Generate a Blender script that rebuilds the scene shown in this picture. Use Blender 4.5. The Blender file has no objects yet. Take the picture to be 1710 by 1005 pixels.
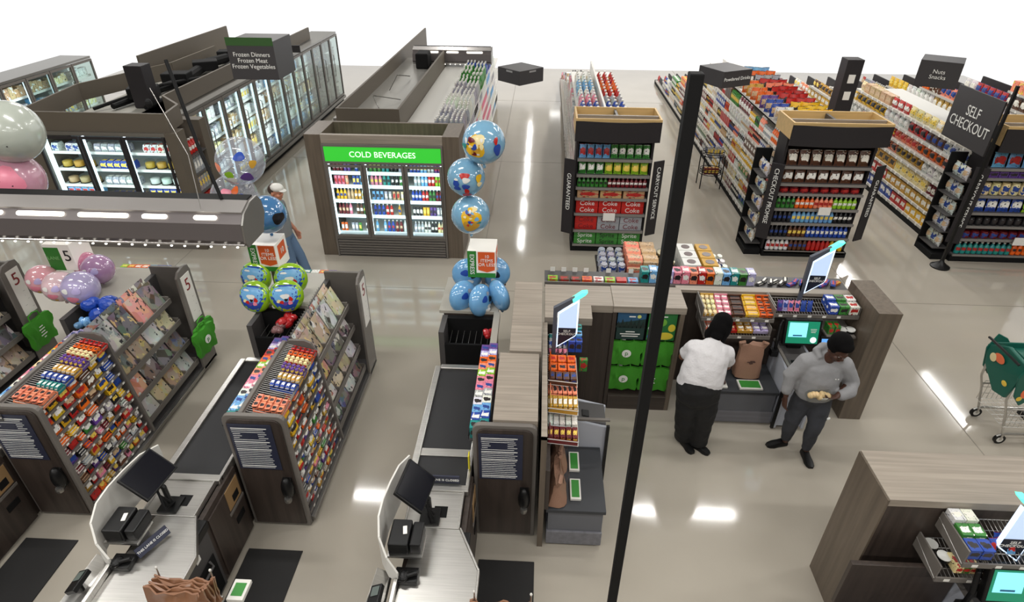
import bpy, bmesh, math, random
from mathutils import Vector, Matrix, Euler
random.seed(7)
PI = math.pi
def R(a): return math.radians(a)
sc = bpy.context.scene
COL = sc.collection
# ---------------------------------------------------------------- camera, world, lights, exposure
cam_d = bpy.data.cameras.new('camera'); cam = bpy.data.objects.new('camera', cam_d); COL.objects.link(cam)
cam_d.sensor_width = 36; cam_d.lens = 36 * 1015 / 1710; cam_d.clip_start = .05; cam_d.clip_end = 200
cam.matrix_world = Matrix(((.99876, -.0310, .0390, 0), (.0497, .5329, -.8447, 0), (.0054, .8456, .5338, 5.0), (0, 0, 0, 1)))
_q = cam.matrix_world.to_quaternion(); cam.matrix_world = Matrix.Translation((0, 0, 5)) @ _q.to_matrix().to_4x4()
sc.camera = cam
sc.view_settings.view_transform = 'Standard'; sc.view_settings.look = 'None'
sc.view_settings.gamma = 1; sc.view_settings.use_curve_mapping = False
sc.view_settings.exposure = 0.12
w = bpy.data.worlds.new('world'); sc.world = w; w.use_nodes = True
w.node_tree.nodes['Background'].inputs[0].default_value = (1, 1, 1, 1)
w.node_tree.nodes['Background'].inputs[1].default_value = 1.05
def area(x, y, z, sx, sy, power, col=(1, .985, .955)):
    l = bpy.data.lights.new('ceiling_or_fill_lamp', 'AREA'); l.shape = 'RECTANGLE'; l.size = sx; l.size_y = sy
    l.energy = power; l.color = col
    o = bpy.data.objects.new('ceiling_or_fill_lamp', l); COL.objects.link(o); o.location = (x, y, z)
LP = 118
for (x, y) in ((-9, -3), (-4.5, -3), (0, -3), (4.5, -3), (9, -3), (-9, 1), (-4.5, 1), (0, 1), (4.5, 1), (9, 1), (-8.5, 5.2), (-3, 5.2), (2.2, 5.2), (8, 5.2)):
    area(x, y, 6.9, 2.4, .25, LP * (.6 if abs(x - 2) < 2.6 and y > 0 else 1))
for (x, y) in ((-3.75, 9.8), (3.0, 9.7), (4.3, 9.7), (-9.5, 10), (9.5, 10)): area(x, y, 6.9, 1.05, .13, LP * .4)
for y in (14.2,): area(12.1, y, 6.9, .14, 2.4, LP * .45)
for (x, y) in ((6.2, 14.5), (2.7, 16.5), (-7.8, 13.5), (6.2, 20), (2.7, 21.5), (-7.8, 19)): area(x, y, 6.9, .5, 3.2, LP * 1.5)  # added fill lamps over the shelving blocks, brightening the far part
for (x, y) in ((12.1, 21.2), (-12.4, 18.8), (-3.1, 20)): area(x, y, 6.9, .13, 1.8, LP * .6)
area(-5.1, 18.7, 6.9, 1.3, .2, LP * .4); area(1.4, 44, 6.9, 1.6, .3, LP * .3)
for y in (24, 27.2, 30.4, 33.6, 36.8, 40): area(-.72, y, 6.9, .11, 1.5, LP * .4)
# ---------------------------------------------------------------- colours and materials
def lin(c):
    def f(v):
        v /= 255.
        return v / 12.92 if v <= .04045 else ((v + .055) / 1.055) ** 2.4
    return tuple(f(v) for v in c)
PAL = dict(red=(186, 34, 28), orange=(226, 100, 24), yellow=(228, 180, 34), gold=(196, 150, 52), green=(58, 128, 52), blue=(36, 70, 160),
    light_blue=(110, 168, 214), white=(222, 222, 218), pink=(222, 130, 152), brown=(92, 56, 36), purple=(96, 62, 140), black=(28, 27, 30),
    teal=(34, 132, 128), tan=(190, 156, 112), silver=(160, 162, 168), cream=(230, 214, 160), salmon=(236, 140, 108), lilac=(180, 168, 210), maroon=(110, 26, 34), lime=(140, 190, 40))
MATS = {}
def nodes(name):
    m = bpy.data.materials.new(name); m.use_nodes = True
    nt = m.node_tree; return m, nt, nt.nodes['Principled BSDF']
def mat(name, rgb=(200, 200, 200), rough=.5, metal=0, emit=0, spec=.5, bump=0, bscale=60, trans=0, coat=0, var=0, vscale=(8, 8, 8)):
    if name in MATS: return MATS[name]
    m, nt, b = nodes(name)
    c = lin(rgb)
    b.inputs['Base Color'].default_value = (*c, 1); b.inputs['Roughness'].default_value = rough
    b.inputs['Metallic'].default_value = metal; b.inputs['Specular IOR Level'].default_value = spec
    if coat: b.inputs['Coat Weight'].default_value = coat
    if emit: b.inputs['Emission Color'].default_value = (*c, 1); b.inputs['Emission Strength'].default_value = emit
    if var or bump:
        tc = nt.nodes.new('ShaderNodeTexCoord'); mp = nt.nodes.new('ShaderNodeMapping'); mp.inputs['Scale'].default_value = vscale
        nz = nt.nodes.new('ShaderNodeTexNoise'); nz.inputs['Detail'].default_value = 4
        nt.links.new(tc.outputs['Object'], mp.inputs[0]); nt.links.new(mp.outputs[0], nz.inputs['Vector'])
        nz.inputs['Scale'].default_value = bscale if bump else 1
        if var:
            nz.inputs['Scale'].default_value = 1
            mx = nt.nodes.new('ShaderNodeMix'); mx.data_type = 'RGBA'
            mx.inputs['A'].default_value = (*[v * (1 - var) for v in c], 1); mx.inputs['B'].default_value = (*[min(1, v * (1 + var)) for v in c], 1)
            rm = nt.nodes.new('ShaderNodeMapRange'); rm.inputs[1].default_value = .3; rm.inputs[2].default_value = .7
            nt.links.new(nz.outputs['Fac'], rm.inputs[0]); nt.links.new(rm.outputs[0], mx.inputs['Factor']); nt.links.new(mx.outputs['Result'], b.inputs['Base Color'])
        if bump:
            bp = nt.nodes.new('ShaderNodeBump'); bp.inputs['Strength'].default_value = bump; bp.inputs['Distance'].default_value = .01
            nt.links.new(nz.outputs['Fac'], bp.inputs['Height']); nt.links.new(bp.outputs[0], b.inputs['Normal'])
    MATS[name] = m; return m
def glass_mat(name, tint=(235, 245, 242), fac=.12, rough=.03):
    if name in MATS: return MATS[name]
    m, nt, b = nodes(name); nt.nodes.remove(b)
    out = nt.nodes['Material Output']
    t = nt.nodes.new('ShaderNodeBsdfTransparent'); t.inputs[0].default_value = (*lin(tint), 1)
    g = nt.nodes.new('ShaderNodeBsdfGlossy'); g.inputs['Roughness'].default_value = rough
    lw = nt.nodes.new('ShaderNodeLayerWeight'); lw.inputs[0].default_value = .5; fr = nt.nodes.new('ShaderNodeMath'); fr.operation = 'POWER'; fr.inputs[1].default_value = 5; nt.links.new(lw.outputs['Facing'], fr.inputs[0])
    ad = nt.nodes.new('ShaderNodeMath'); ad.operation = 'ADD'; ad.inputs[1].default_value = fac; ad.use_clamp = True
    mx = nt.nodes.new('ShaderNodeMixShader')
    nt.links.new(fr.outputs[0], ad.inputs[0]); nt.links.new(ad.outputs[0], mx.inputs[0])
    nt.links.new(t.outputs[0], mx.inputs[1]); nt.links.new(g.outputs[0], mx.inputs[2]); nt.links.new(mx.outputs[0], out.inputs[0])
    MATS[name] = m; return m
def pack_mat(name, attr=False, s1=2.6, s2=7, cover=False):
    """printed packaging: ground colour of the pack, a second print colour in patches and a plain label field"""
    m, nt, b = nodes(name); N = nt.nodes.new; L = nt.links.new
    tc = N('ShaderNodeTexCoord')
    if attr:
        at = N('ShaderNodeAttribute'); at.attribute_name = 'Col'; base = at.outputs['Color']; seed = at.outputs['Alpha']; vec = tc.outputs['Object']
    else:
        oi = N('ShaderNodeObjectInfo'); base = oi.outputs['Color']; seed = oi.outputs['Alpha']; vec = tc.outputs['Generated']
    sm = N('ShaderNodeMath'); sm.operation = 'MULTIPLY'; sm.inputs[1].default_value = 37.7; L(seed, sm.inputs[0])
    nz = N('ShaderNodeTexNoise'); nz.noise_dimensions = '4D'; nz.inputs['Scale'].default_value = 14 if attr else s1; nz.inputs['Detail'].default_value = 2.5
    L(vec, nz.inputs['Vector']); L(sm.outputs[0], nz.inputs['W'])
    st = N('ShaderNodeMath'); st.operation = 'GREATER_THAN'; st.inputs[1].default_value = .56; L(nz.outputs['Fac'], st.inputs[0])
    fr = N('ShaderNodeMath'); fr.operation = 'FRACT'; L(sm.outputs[0], fr.inputs[0])
    cr = N('ShaderNodeValToRGB'); cr.color_ramp.interpolation = 'CONSTANT'
    cols = [(0, (236, 234, 228)), (.3, (238, 206, 90)), (.42, (40, 34, 36)), (.56, (236, 232, 220)), (.72, (180, 40, 36)), (.82, (36, 66, 140)), (.9, (206, 176, 140))]
    e = cr.color_ramp.elements; e[0].position = 0; e[0].color = (*lin(cols[0][1]), 1); e[1].position = cols[1][0]; e[1].color = (*lin(cols[1][1]), 1)
    for p_, c_ in cols[2:]:
        k = e.new(p_); k.color = (*lin(c_), 1)
    L(fr.outputs[0], cr.inputs[0])
    if not attr and not cover:
        def mth(op, a, b_=None):
            q = N('ShaderNodeMath'); q.operation = op
            for i_, v_ in enumerate((a, b_)):
                if v_ is None: continue
                if isinstance(v_, (int, float)): q.inputs[i_].default_value = v_
                else: L(v_, q.inputs[i_])
            return q.outputs[0]
        sx = N('ShaderNodeSeparateXYZ'); L(vec, sx.inputs[0])
        ax = mth('ABSOLUTE', mth('SUBTRACT', sx.outputs[0], .5)); az = mth('ABSOLUTE', mth('SUBTRACT', sx.outputs[2], .52)); ay = mth('ABSOLUTE', mth('SUBTRACT', sx.outputs[1], .5))
        top = mth('GREATER_THAN', sx.outputs[2], .97); d_ = mth('ADD', mth('MULTIPLY', az, mth('SUBTRACT', 1, top)), mth('MULTIPLY', ay, top))
        wob = mth('MULTIPLY', mth('SUBTRACT', nz.outputs['Fac'], .5), .5)
        band = mth('MULTIPLY', mth('LESS_THAN', mth('ADD', d_, wob), .2), mth('LESS_THAN', mth('ADD', ax, wob), .36))
        st2 = N('ShaderNodeMath'); st2.operation = 'MAXIMUM'; L(band, st2.inputs[0]); L(mth('GREATER_THAN', nz.outputs['Fac'], .64), st2.inputs[1]); st = st2
    mx = N('ShaderNodeMix'); mx.data_type = 'RGBA'; L(st.outputs[0], mx.inputs['Factor']); L(base, mx.inputs['A']); L(cr.outputs[0], mx.inputs['B'])
    fin = mx.outputs['Result']
    if cover:
        vo = N('ShaderNodeTexVoronoi'); vo.voronoi_dimensions = '4D'; vo.inputs['Scale'].default_value = 2.6; L(vec, vo.inputs['Vector']); L(sm.outputs[0], vo.inputs['W'])
        hs = N('ShaderNodeHueSaturation'); hs.inputs['Saturation'].default_value = .4; hs.inputs['Value'].default_value = .55; L(vo.outputs['Color'], hs.inputs['Color'])
        m3 = N('ShaderNodeMix'); m3.data_type = 'RGBA'; m3.inputs['Factor'].default_value = .42; L(fin, m3.inputs['A']); L(hs.outputs[0], m3.inputs['B']); fin = m3.outputs['Result']
    n2 = N('ShaderNodeTexNoise'); n2.noise_dimensions = '4D'; n2.inputs['Scale'].default_value = 30 if attr else s2; L(vec, n2.inputs['Vector']); L(sm.outputs[0], n2.inputs['W'])
    s2 = N('ShaderNodeMath'); s2.operation = 'GREATER_THAN'; s2.inputs[1].default_value = .63; L(n2.outputs['Fac'], s2.inputs[0])
    m2 = N('ShaderNodeMix'); m2.data_type = 'RGBA'; L(s2.outputs[0], m2.inputs['Factor']); L(fin, m2.inputs['A']); m2.inputs['B'].default_value = (.03, .03, .035, 1); fin = m2.outputs['Result']
    L(fin, b.inputs['Base Color']); b.inputs['Roughness'].default_value = .38
    MATS[name] = m; return m
def tint_mat(name, rough=.3, coat=0):
    m, nt, b = nodes(name); oi = nt.nodes.new('ShaderNodeObjectInfo'); nt.links.new(oi.outputs['Color'], b.inputs['Base Color'])
    b.inputs['Roughness'].default_value = rough; b.inputs['Coat Weight'].default_value = coat; MATS[name] = m; return m
PACK = pack_mat('printed_pack'); PACKS = pack_mat('printed_packs_in_bulk', True); MAGM = pack_mat('printed_cover', False, 2.2, 5, True); TINT = tint_mat('plain_coloured_plastic')
def wood(name, rgb, vscale, rough=.45, var=.22): return mat(name, rgb, rough, var=var, vscale=vscale)
LAMX = wood('greige_laminate_grain_across', (146, 136, 124), (1.2, 34, 34), var=.2)
LAMZ = wood('greige_laminate_grain_upright', (98, 87, 75), (26, 26, 1.1), var=.2)
DARK = wood('dark_woodgrain_laminate', (58, 49, 44), (24, 24, 1.0), var=.28)
DARKY = wood('dark_woodgrain_grain_along', (60, 52, 47), (1.0, 24, 24), var=.28)
TAUPE = mat('taupe_panel', (92, 84, 73), .55)
STEEL = mat('brushed_steel', (196, 194, 190), .36, 1, var=.08, vscale=(3, 90, 3))
STEELD = mat('dull_steel', (150, 148, 144), .4, .9)
GREYM = mat('grey_painted_metal', (108, 103, 98), .45)
GREYD = mat('dark_grey_metal', (70, 68, 68), .5)
BLK = mat('black_plastic', (14, 14, 15), .4, spec=.35); BLKM = mat('matte_black', (13, 13, 14), .75, spec=.25)
BELT = mat('black_rubber_belt', (34, 34, 36), .75, bump=.2, bscale=150)
CHAR = mat('charcoal_metal', (42, 39, 41), .55, spec=.3); CHARL = mat('charcoal_shelf', (74, 72, 72), .45)
WHT = mat('white_plastic', (214, 212, 206), .4); WSH = mat('white_enamel_shelf', (206, 204, 198), .4)
BEIGE = mat('pale_birch_wood', (205, 172, 116), .5, var=.08, vscale=(2, 20, 20))
NAVY = mat('navy_notice', (38, 42, 62), .45); GRN = mat('green_cloth', (62, 148, 34), .7, bump=.3, bscale=14)
GRNP = mat('green_print', (46, 128, 44), .5); PAPER = mat('white_card', (232, 230, 224), .6)
LCD = mat('cool_led_tube', (226, 242, 255), .5, emit=2.6); LWARM = mat('warm_led_tube', (255, 250, 236), .5, emit=3.5)
SHOWW = mat('cooler_lining', (176, 190, 196), .5)
LCDF = mat('dim_led_tube', (226, 242, 255), .5, emit=1.2); GLASS = glass_mat('door_glass', (244, 250, 249), .02); GLASSF = glass_mat('hazy_door_glass', (214, 226, 222), .16, .16)  # GLASSF: grazing reflection haze put into the glass of the farther panes
SKIN_D = mat('dark_brown_skin', (70, 42, 30), .5); SKIN_L = mat('light_skin', (190, 128, 102), .5)
# ---------------------------------------------------------------- mesh helpers
def root_loc(p):
    v = Vector((0, 0, 0))
    while p is not None: v += p.location; p = p.parent
    return v
class MB:
    def __init__(s): s.v = []; s.f = []; s.fm = []; s.mats = []; s.cols = []; s.ccur = None
    def mi(s, m):
        if m not in s.mats: s.mats.append(m)
        return s.mats.index(m)
    def add(s, vs, fs, m):
        k = len(s.v); s.v += [Vector(v) for v in vs]; i = s.mi(m)
        for f in fs: s.f.append([k + a for a in f]); s.fm.append(i); s.cols.append(s.ccur)
        return s
    def hexa(s, p, m): return s.add(p, [(3, 2, 1, 0), (4, 5, 6, 7), (0, 1, 5, 4), (1, 2, 6, 5), (2, 3, 7, 6), (3, 0, 4, 7)], m)
    def box(s, x0, x1, y0, y1, z0, z1, m):
        x0, x1 = min(x0, x1), max(x0, x1); y0, y1 = min(y0, y1), max(y0, y1); z0, z1 = min(z0, z1), max(z0, z1)
        return s.hexa([(x0, y0, z0), (x1, y0, z0), (x1, y1, z0), (x0, y1, z0), (x0, y0, z1), (x1, y0, z1), (x1, y1, z1), (x0, y1, z1)], m)
    def obox(s, c, sz, rot, m):
        M = rot if isinstance(rot, Matrix) else Euler(rot).to_matrix()
        h = [a / 2 for a in sz]; c = Vector(c)
        P = [(-1, -1, -1), (1, -1, -1), (1, 1, -1), (-1, 1, -1), (-1, -1, 1), (1, -1, 1), (1, 1, 1), (-1, 1, 1)]
        return s.hexa([c + M @ Vector((a * h[0], b * h[1], d * h[2])) for a, b, d in P], m)
    def ring(s, c, ax, r, n, ref=None, ry=None):
        ax = Vector(ax).normalized(); ref = Vector(ref) if ref else (Vector((0, 0, 1)) if abs(ax.z) < .9 else Vector((1, 0, 0)))
        u = (ref - ref.dot(ax) * ax).normalized(); v = ax.cross(u); ry = ry if ry is not None else r
        return [Vector(c) + u * r * math.cos(2 * PI * k / n) + v * ry * math.sin(2 * PI * k / n) for k in range(n)]
    def loft(s, rings, m, cap=True):
        n = len(rings[0]); vs = [p for r_ in rings for p in r_]; fs = []
        for i in range(len(rings) - 1):
            for k in range(n):
                a = i * n + k; b = i * n + (k + 1) % n; fs.append((a, b, b + n, a + n))
        if cap: fs.append(tuple(range(n - 1, -1, -1))); fs.append(tuple((len(rings) - 1) * n + k for k in range(n)))
        return s.add(vs, fs, m)
    def tube(s, pts, r, m, n=8, closed=False):
        P = [Vector(p) for p in pts]; rr = r if isinstance(r, (list, tuple)) else [r] * len(P); rings = []
        ref = None
        for i, p in enumerate(P):
            d = (P[min(i + 1, len(P) - 1)] - P[max(i - 1, 0)]).normalized()
            if ref is None: ref = Vector((0, 0, 1)) if abs(d.z) < .9 else Vector((1, 0, 0))
            ref = (ref - ref.dot(d) * d).normalized(); rings.append(s.ring(p, d, rr[i], n, ref))
        return s.loft(rings, m)
    def cyl(s, p0, p1, r, m, n=14, r1=None): return s.tube([p0, p1], [r, r if r1 is None else r1], m, n)
    def lathe(s, prof, c, m, n=16, sx=1, sy=1):
        c = Vector(c); rings = [[c + Vector((max(r, .0005) * sx * math.cos(2 * PI * k / n), max(r, .0005) * sy * math.sin(2 * PI * k / n), z)) for k in range(n)] for r, z in prof]
        return s.loft(rings, m)
    def ell(s, c, r, m, nu=16, nv=10, rot=None):
        c = Vector(c); M = Euler(rot).to_matrix() if rot else Matrix.Identity(3); rings = []
        for i in range(nv + 1):
            a = PI * i / nv; q = max(math.sin(a), .002)
            rings.append([c + M @ Vector((r[0] * q * math.cos(2 * PI * k / nu), r[1] * q * math.sin(2 * PI * k / nu), -r[2] * math.cos(a))) for k in range(nu)])
        return s.loft(rings, m)
    def prism(s, poly, d, m):
        n = len(poly); P = [Vector(p) for p in poly]; d = Vector(d)
        return s.add(P + [p + d for p in P], [tuple(range(n - 1, -1, -1)), tuple(range(n, 2 * n))] + [(i, (i + 1) % n, (i + 1) % n + n, i + n) for i in range(n)], m)
    def plate(s, poly, th, m): return s.prism([(x, y, z) for x, y, z in poly], (0, 0, th), m)
    def build(s, name, parent=None, smooth=False, bevel=0, local=False, auto=True):
        me = bpy.data.meshes.new(name); off = Vector((0, 0, 0)) if (local or parent is None) else root_loc(parent)
        me.from_pydata([v - off for v in s.v], [], s.f)
        for m in s.mats: me.materials.append(m)
        for p, i in zip(me.polygons, s.fm): p.material_index = i; p.use_smooth = smooth
        if any(c is not None for c in s.cols):
            at = me.color_attributes.new('Col', 'FLOAT_COLOR', 'CORNER')
            for p, c in zip(me.polygons, s.cols):
                for li in p.loop_indices: at.data[li].color = c or (1, 1, 1, 1)
        bm = bmesh.new(); bm.from_mesh(me); bmesh.ops.recalc_face_normals(bm, faces=bm.faces); bm.to_mesh(me); bm.free()
        if smooth: 
            try: me.set_sharp_from_angle(angle=R(40))
            except Exception: pass
        o = bpy.data.objects.new(name, me); COL.objects.link(o)
        if parent is not None: o.parent = parent
        if bevel:
            b = o.modifiers.new('bevel', 'BEVEL'); b.width = bevel; b.segments = 2; b.limit_method = 'ANGLE'; b.angle_limit = R(40)
        return o
def B(*a): return MB().box(*a)
def tag(o, label=None, cat=None, group=None, kind=None):
    if label: o['label'] = label
    if cat: o['category'] = cat
    if group: o['group'] = group
    if kind: o['kind'] = kind
    return o
def thing(name, label, cat, loc=(0, 0, 0), group=None, kind=None, rz=0):
    o = bpy.data.objects.new(name, None); COL.objects.link(o); o.location = loc; o.rotation_euler = (0, 0, rz); o.empty_display_size = .1
    return tag(o, label, cat, group, kind)
def text(body, loc, rot, size, m, parent, name='lettering', align='CENTER', ext=.0015, squash=1):
    c = bpy.data.curves.new(name, 'FONT'); c.body = body; c.size = size; c.align_x = align; c.align_y = 'CENTER'; c.extrude = ext; c.resolution_u = 3; c.space_line = .95
    o = bpy.data.objects.new(name, c); COL.objects.link(o); c.materials.append(m)
    bpy.context.view_layer.update(); me = bpy.data.meshes.new_from_object(o.evaluated_get(bpy.context.evaluated_depsgraph_get())); bpy.data.objects.remove(o); me.name = name; o = bpy.data.objects.new(name, me); COL.objects.link(o)
    o.rotation_euler = rot; o.location = Vector(loc) - (root_loc(parent) if parent else Vector((0, 0, 0))); o.parent = parent; o.scale = (squash, 1, 1)
    return o
FX = (R(90), 0, R(90)); FXN = (R(90), 0, R(-90)); FY = (R(90), 0, 0)     # lettering facing +x, -x, -y
WT = mat('white_lettering', (236, 236, 232), .5); RT = mat('dark_red_numeral', (130, 24, 30), .5); BT = mat('black_lettering', (26, 26, 28), .5)
# ---------------------------------------------------------------- unit packs: footprint 1 x 1, height 1, front faces -y
def unit(kind):
    b = MB(); s = .5
    if kind == 'carton':
        e = .06; b.prism([(-s, -s + e, 0), (-s + e * .5, -s, 0), (s - e * .5, -s, 0), (s, -s + e, 0), (s, s, 0), (-s, s, 0)], (0, 0, 1), PACK)
        b.box(-s + .01, s - .01, -.03, .03, 1, 1.005, PACK)
    elif kind == 'can':
        b.lathe([(.46, 0), (.5, .03), (.5, .95), (.46, 1)], (0, 0, 0), PACK, 10)
        b.lathe([(.44, 1), (.44, 1.006)], (0, 0, 0), STEELD, 10)
    elif kind == 'bottle':
        b.lathe([(.44, 0), (.5, .04), (.5, .22), (.46, .3), (.5, .4), (.5, .6), (.36, .74), (.17, .86), (.17, .92)], (0, 0, 0), TINT, 10)
        b.lathe([(.51, .3), (.51, .55)], (0, 0, 0), PACK, 10); b.lathe([(.22, .9), (.22, 1)], (0, 0, 0), WHT, 8)
    elif kind == 'jar':
        b.lathe([(.46, 0), (.5, .04), (.5, .74), (.4, .84)], (0, 0, 0), PACK, 10); b.lathe([(.42, .84), (.42, 1)], (0, 0, 0), TINT, 10)
    elif kind == 'bag':     # pillow bag, crimped top and bottom
        rows = [(0, .02, .5), (.06, .05, .47), (.25, .42, .46), (.5, .5, .48), (.75, .4, .46), (.93, .06, .48), (1, .02, .5)]
        rings = []
        for z, d, wd in rows:
            rings.append([Vector((-wd, 0, z)), Vector((-wd * .6, -d * .85, z)), Vector((0, -d, z + .01)), Vector((wd * .6, -d * .85, z)), Vector((wd, 0, z)), Vector((wd * .6, d * .85, z)), Vector((0, d, z)), Vector((-wd * .6, d * .85, z))])
        b.loft(rings, PACK)
    elif kind == 'magazine':
        n = 5
        for j, (y0, sx) in enumerate(((-.5, 1), (-.1, .98), (.25, .96))):
            a = [(-.5 * sx + sx * i / n, y0 - .25 * math.sin(PI * i / n), 0) for i in range(n + 1)]
            bk = [(x, y + .22, 0) for x, y, z in reversed(a)]
            b.prism(a + bk, (0, .0, 1 - .05 * j), MAGM)
    elif kind == 'bar':     # flow-wrapped bar lying down, long side x
        rings = []
        for x, r_ in ((-.5, .06), (-.42, .1), (-.38, .48), (.38, .48), (.42, .1), (.5, .06)):
            rings.append([Vector((x, yy * r_ if abs(r_) > .2 else yy * .45, .5 + zz * r_)) for yy, zz in ((-1, -.95), (1, -.95), (1, .6), (.6, 1), (-.6, 1), (-1, .6))])
        b.loft(rings, PACK)
    elif kind == 'cake':    # round clear tub over a cake
        b.lathe([(.5, 0), (.5, .1)], (0, 0, 0), BLK, 14); b.lathe([(.43, .1), (.43, .62), (.3, .7)], (0, 0, 0), TINT, 14); b.lathe([(.47, .1), (.46, .85), (.3, 1)], (0, 0, 0), GLASS, 14)
    elif kind == 'loaf':
        b.prism([(-.5, -.45, 0), (-.5, .45, 0), (-.5, .5, .6), (-.5, .3, 1), (-.5, -.3, 1), (-.5, -.5, .6)], (1, 0, 0), PACK)
        b.ell((0, 0, .8), (.44, .4, .2), TINT, 8, 5)
    elif kind == 'tray':    # open printed display tray
        b.box(-s, s, -s, s, 0, .06, TINT); t = .03
        b.box(-s, s, -s, -s + t, .06, .55, TINT); b.box(-s, s, s - t, s, .06, 1.0, TINT); b.box(-s, -s + t, -s + t, s - t, .06, .6, TINT); b.box(s - t, s, -s + t, s - t, .06, .6, TINT)
    elif kind == 'multipack':  # shrink-wrapped six-pack of bottles
        for i in range(3):
            for j in range(2):
                b.lathe([(.15, 0), (.165, .06), (.165, .6), (.06, .86), (.06, .9)], (-.33 + .33 * i, -.25 + .5 * j, 0), TINT, 8, 1, 1.4)
                b.lathe([(.075, .88), (.075, 1)], (-.33 + .33 * i, -.25 + .5 * j, 0), WHT, 8, 1, 1.4)
        b.box(-.47, .47, -.44, .44, .18, .5, PACK)
    return b
UM = {}
def umesh(kind):
    if kind not in UM:
        b = unit(kind); o = b.build('unit_' + kind, smooth=kind in ('can', 'bottle', 'jar', 'bag', 'cake', 'multipack')); UM[kind] = (o.data, b)
        bpy.data.objects.remove(o)
    return UM[kind]
COUNT = {}; BULK = {}
LIMIT = 290
def colr(c, seed, jit=.0):
    r = lin(PAL[c]) if isinstance(c, str) else lin(c)
    return (*[min(1, max(0, v * (1 + random.uniform(-jit, jit)))) for v in r], seed)
def place(name, kind, loc, size, col, seed, label, cat, group, rz=0, tilt=0, bulk=None, jit=.08, roll=0):
    """one pack as an object of its own; past LIMIT of one name it joins the bulk mesh of its place"""
    c = colr(col, seed, jit)
    M = Matrix.Translation(loc) @ Matrix.Rotation(rz, 4, 'Z') @ Matrix.Rotation(-tilt, 4, 'X') @ Matrix.Rotation(roll, 4, 'Y') @ Matrix.Diagonal((*size, 1))
    if COUNT.get(name, 0) >= LIMIT and bulk:
        bm_ = BULK.setdefault((bulk, name), MB()); u = umesh(kind)[1]; bm_.ccur = c
        for i, f in enumerate(u.f):
            mt = u.mats[u.fm[i]]
            k = len(bm_.v)
            bm_.v += [M @ u.v[a] for a in f]; bm_.f.append([k + a for a in range(len(f))])
            bm_.fm.append(bm_.mi(PACKS if mt in (PACK, TINT, MAGM) else mt)); bm_.cols.append(c)
        return None
    COUNT[name] = COUNT.get(name, 0) + 1
    me = umesh(kind)[0]; o = bpy.data.objects.new(name, me); COL.objects.link(o)
    o.matrix_world = M; o.color = c
    return tag(o, label, cat, group)
def flush_bulk():
    for (bulk, name), b in BULK.items():
        o = b.build(name, smooth=False)
        tag(o, bulk.replace('mixed packs', 'mixed ' + name.replace('_', ' ') + ' rows'), name.replace('_', ' '), None, 'stuff')
ORD = ['lowest', 'second', 'third', 'fourth', 'fifth', 'sixth', 'seventh', 'eighth', 'ninth', 'tenth', 'eleventh', 'twelfth', 'thirteenth', 'fourteenth', 'fifteenth', 'sixteenth', 'seventeenth', 'eighteenth', 'nineteenth', 'twentieth'] + ['twenty-' + x for x in ('first', 'second', 'third', 'fourth', 'fifth', 'sixth', 'seventh', 'eighth', 'ninth')] + ['thirtieth'] + ['thirty-' + x for x in ('first', 'second', 'third', 'fourth', 'fifth', 'sixth')]
NTH = ['first'] + ORD[1:]
def cn(c): return c.replace('_', ' ')
# ---------------------------------------------------------------- setting
def floor_mat():
    m, nt, b = nodes('polished_concrete'); N = nt.nodes.new; L = nt.links.new
    tc = N('ShaderNodeTexCoord'); nz = N('ShaderNodeTexNoise'); nz.inputs['Scale'].default_value = .9; nz.inputs['Detail'].default_value = 6
    L(tc.outputs['Object'], nz.inputs['Vector'])
    mx = N('ShaderNodeMix'); mx.data_type = 'RGBA'; mx.inputs['A'].default_value = (*lin((160, 153, 141)), 1); mx.inputs['B'].default_value = (*lin((174, 167, 155)), 1)
    L(nz.outputs['Fac'], mx.inputs['Factor']); L(mx.outputs['Result'], b.inputs['Base Color'])
    n2 = N('ShaderNodeTexNoise'); n2.inputs['Scale'].default_value = 3; L(tc.outputs['Object'], n2.inputs['Vector'])
    mr = N('ShaderNodeMapRange'); mr.inputs[3].default_value = .05; mr.inputs[4].default_value = .11; L(n2.outputs['Fac'], mr.inputs[0]); L(mr.outputs[0], b.inputs['Roughness'])
    b.inputs['Specular IOR Level'].default_value = .5
    return m
FLOOR = floor_mat()
tag(B(-16, 16, -5, 25, -.1, 0, FLOOR).build('floor'), kind='structure')
JT = mat('floor_joint', (126, 120, 110), .6)
j = MB()
for y in (8.2, 2.4, 14.2, 20): j.box(-16, 16, y, y + .012, 0, .0015, JT)
for x in (-6.1, -.95, 5.0): j.box(x, x + .012, -3, 25, 0, .0012, JT)
tag(j.build('trim_1'), kind='structure')
WALLM = mat('light_blocking_wall', (120, 114, 106), .8)
for nm_, q_ in (('wall_left_blocker', (-16.1, -16, -5, 12, 0, 7)), ('wall_right_blocker', (16, 16.1, -5, 14, 0, 7)), ('wall_front_blocker', (-16, 16, -5.1, -5, 0, 7))): tag(B(*q_, WALLM).build(nm_), kind='structure')  # partial out-of-view walls, added to block side fill light
tag(B(-16, 16, -5, 46, 7.0, 7.1, mat('ceiling_white', (190, 188, 182), .8)).build('ceiling'), kind='structure')
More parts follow.
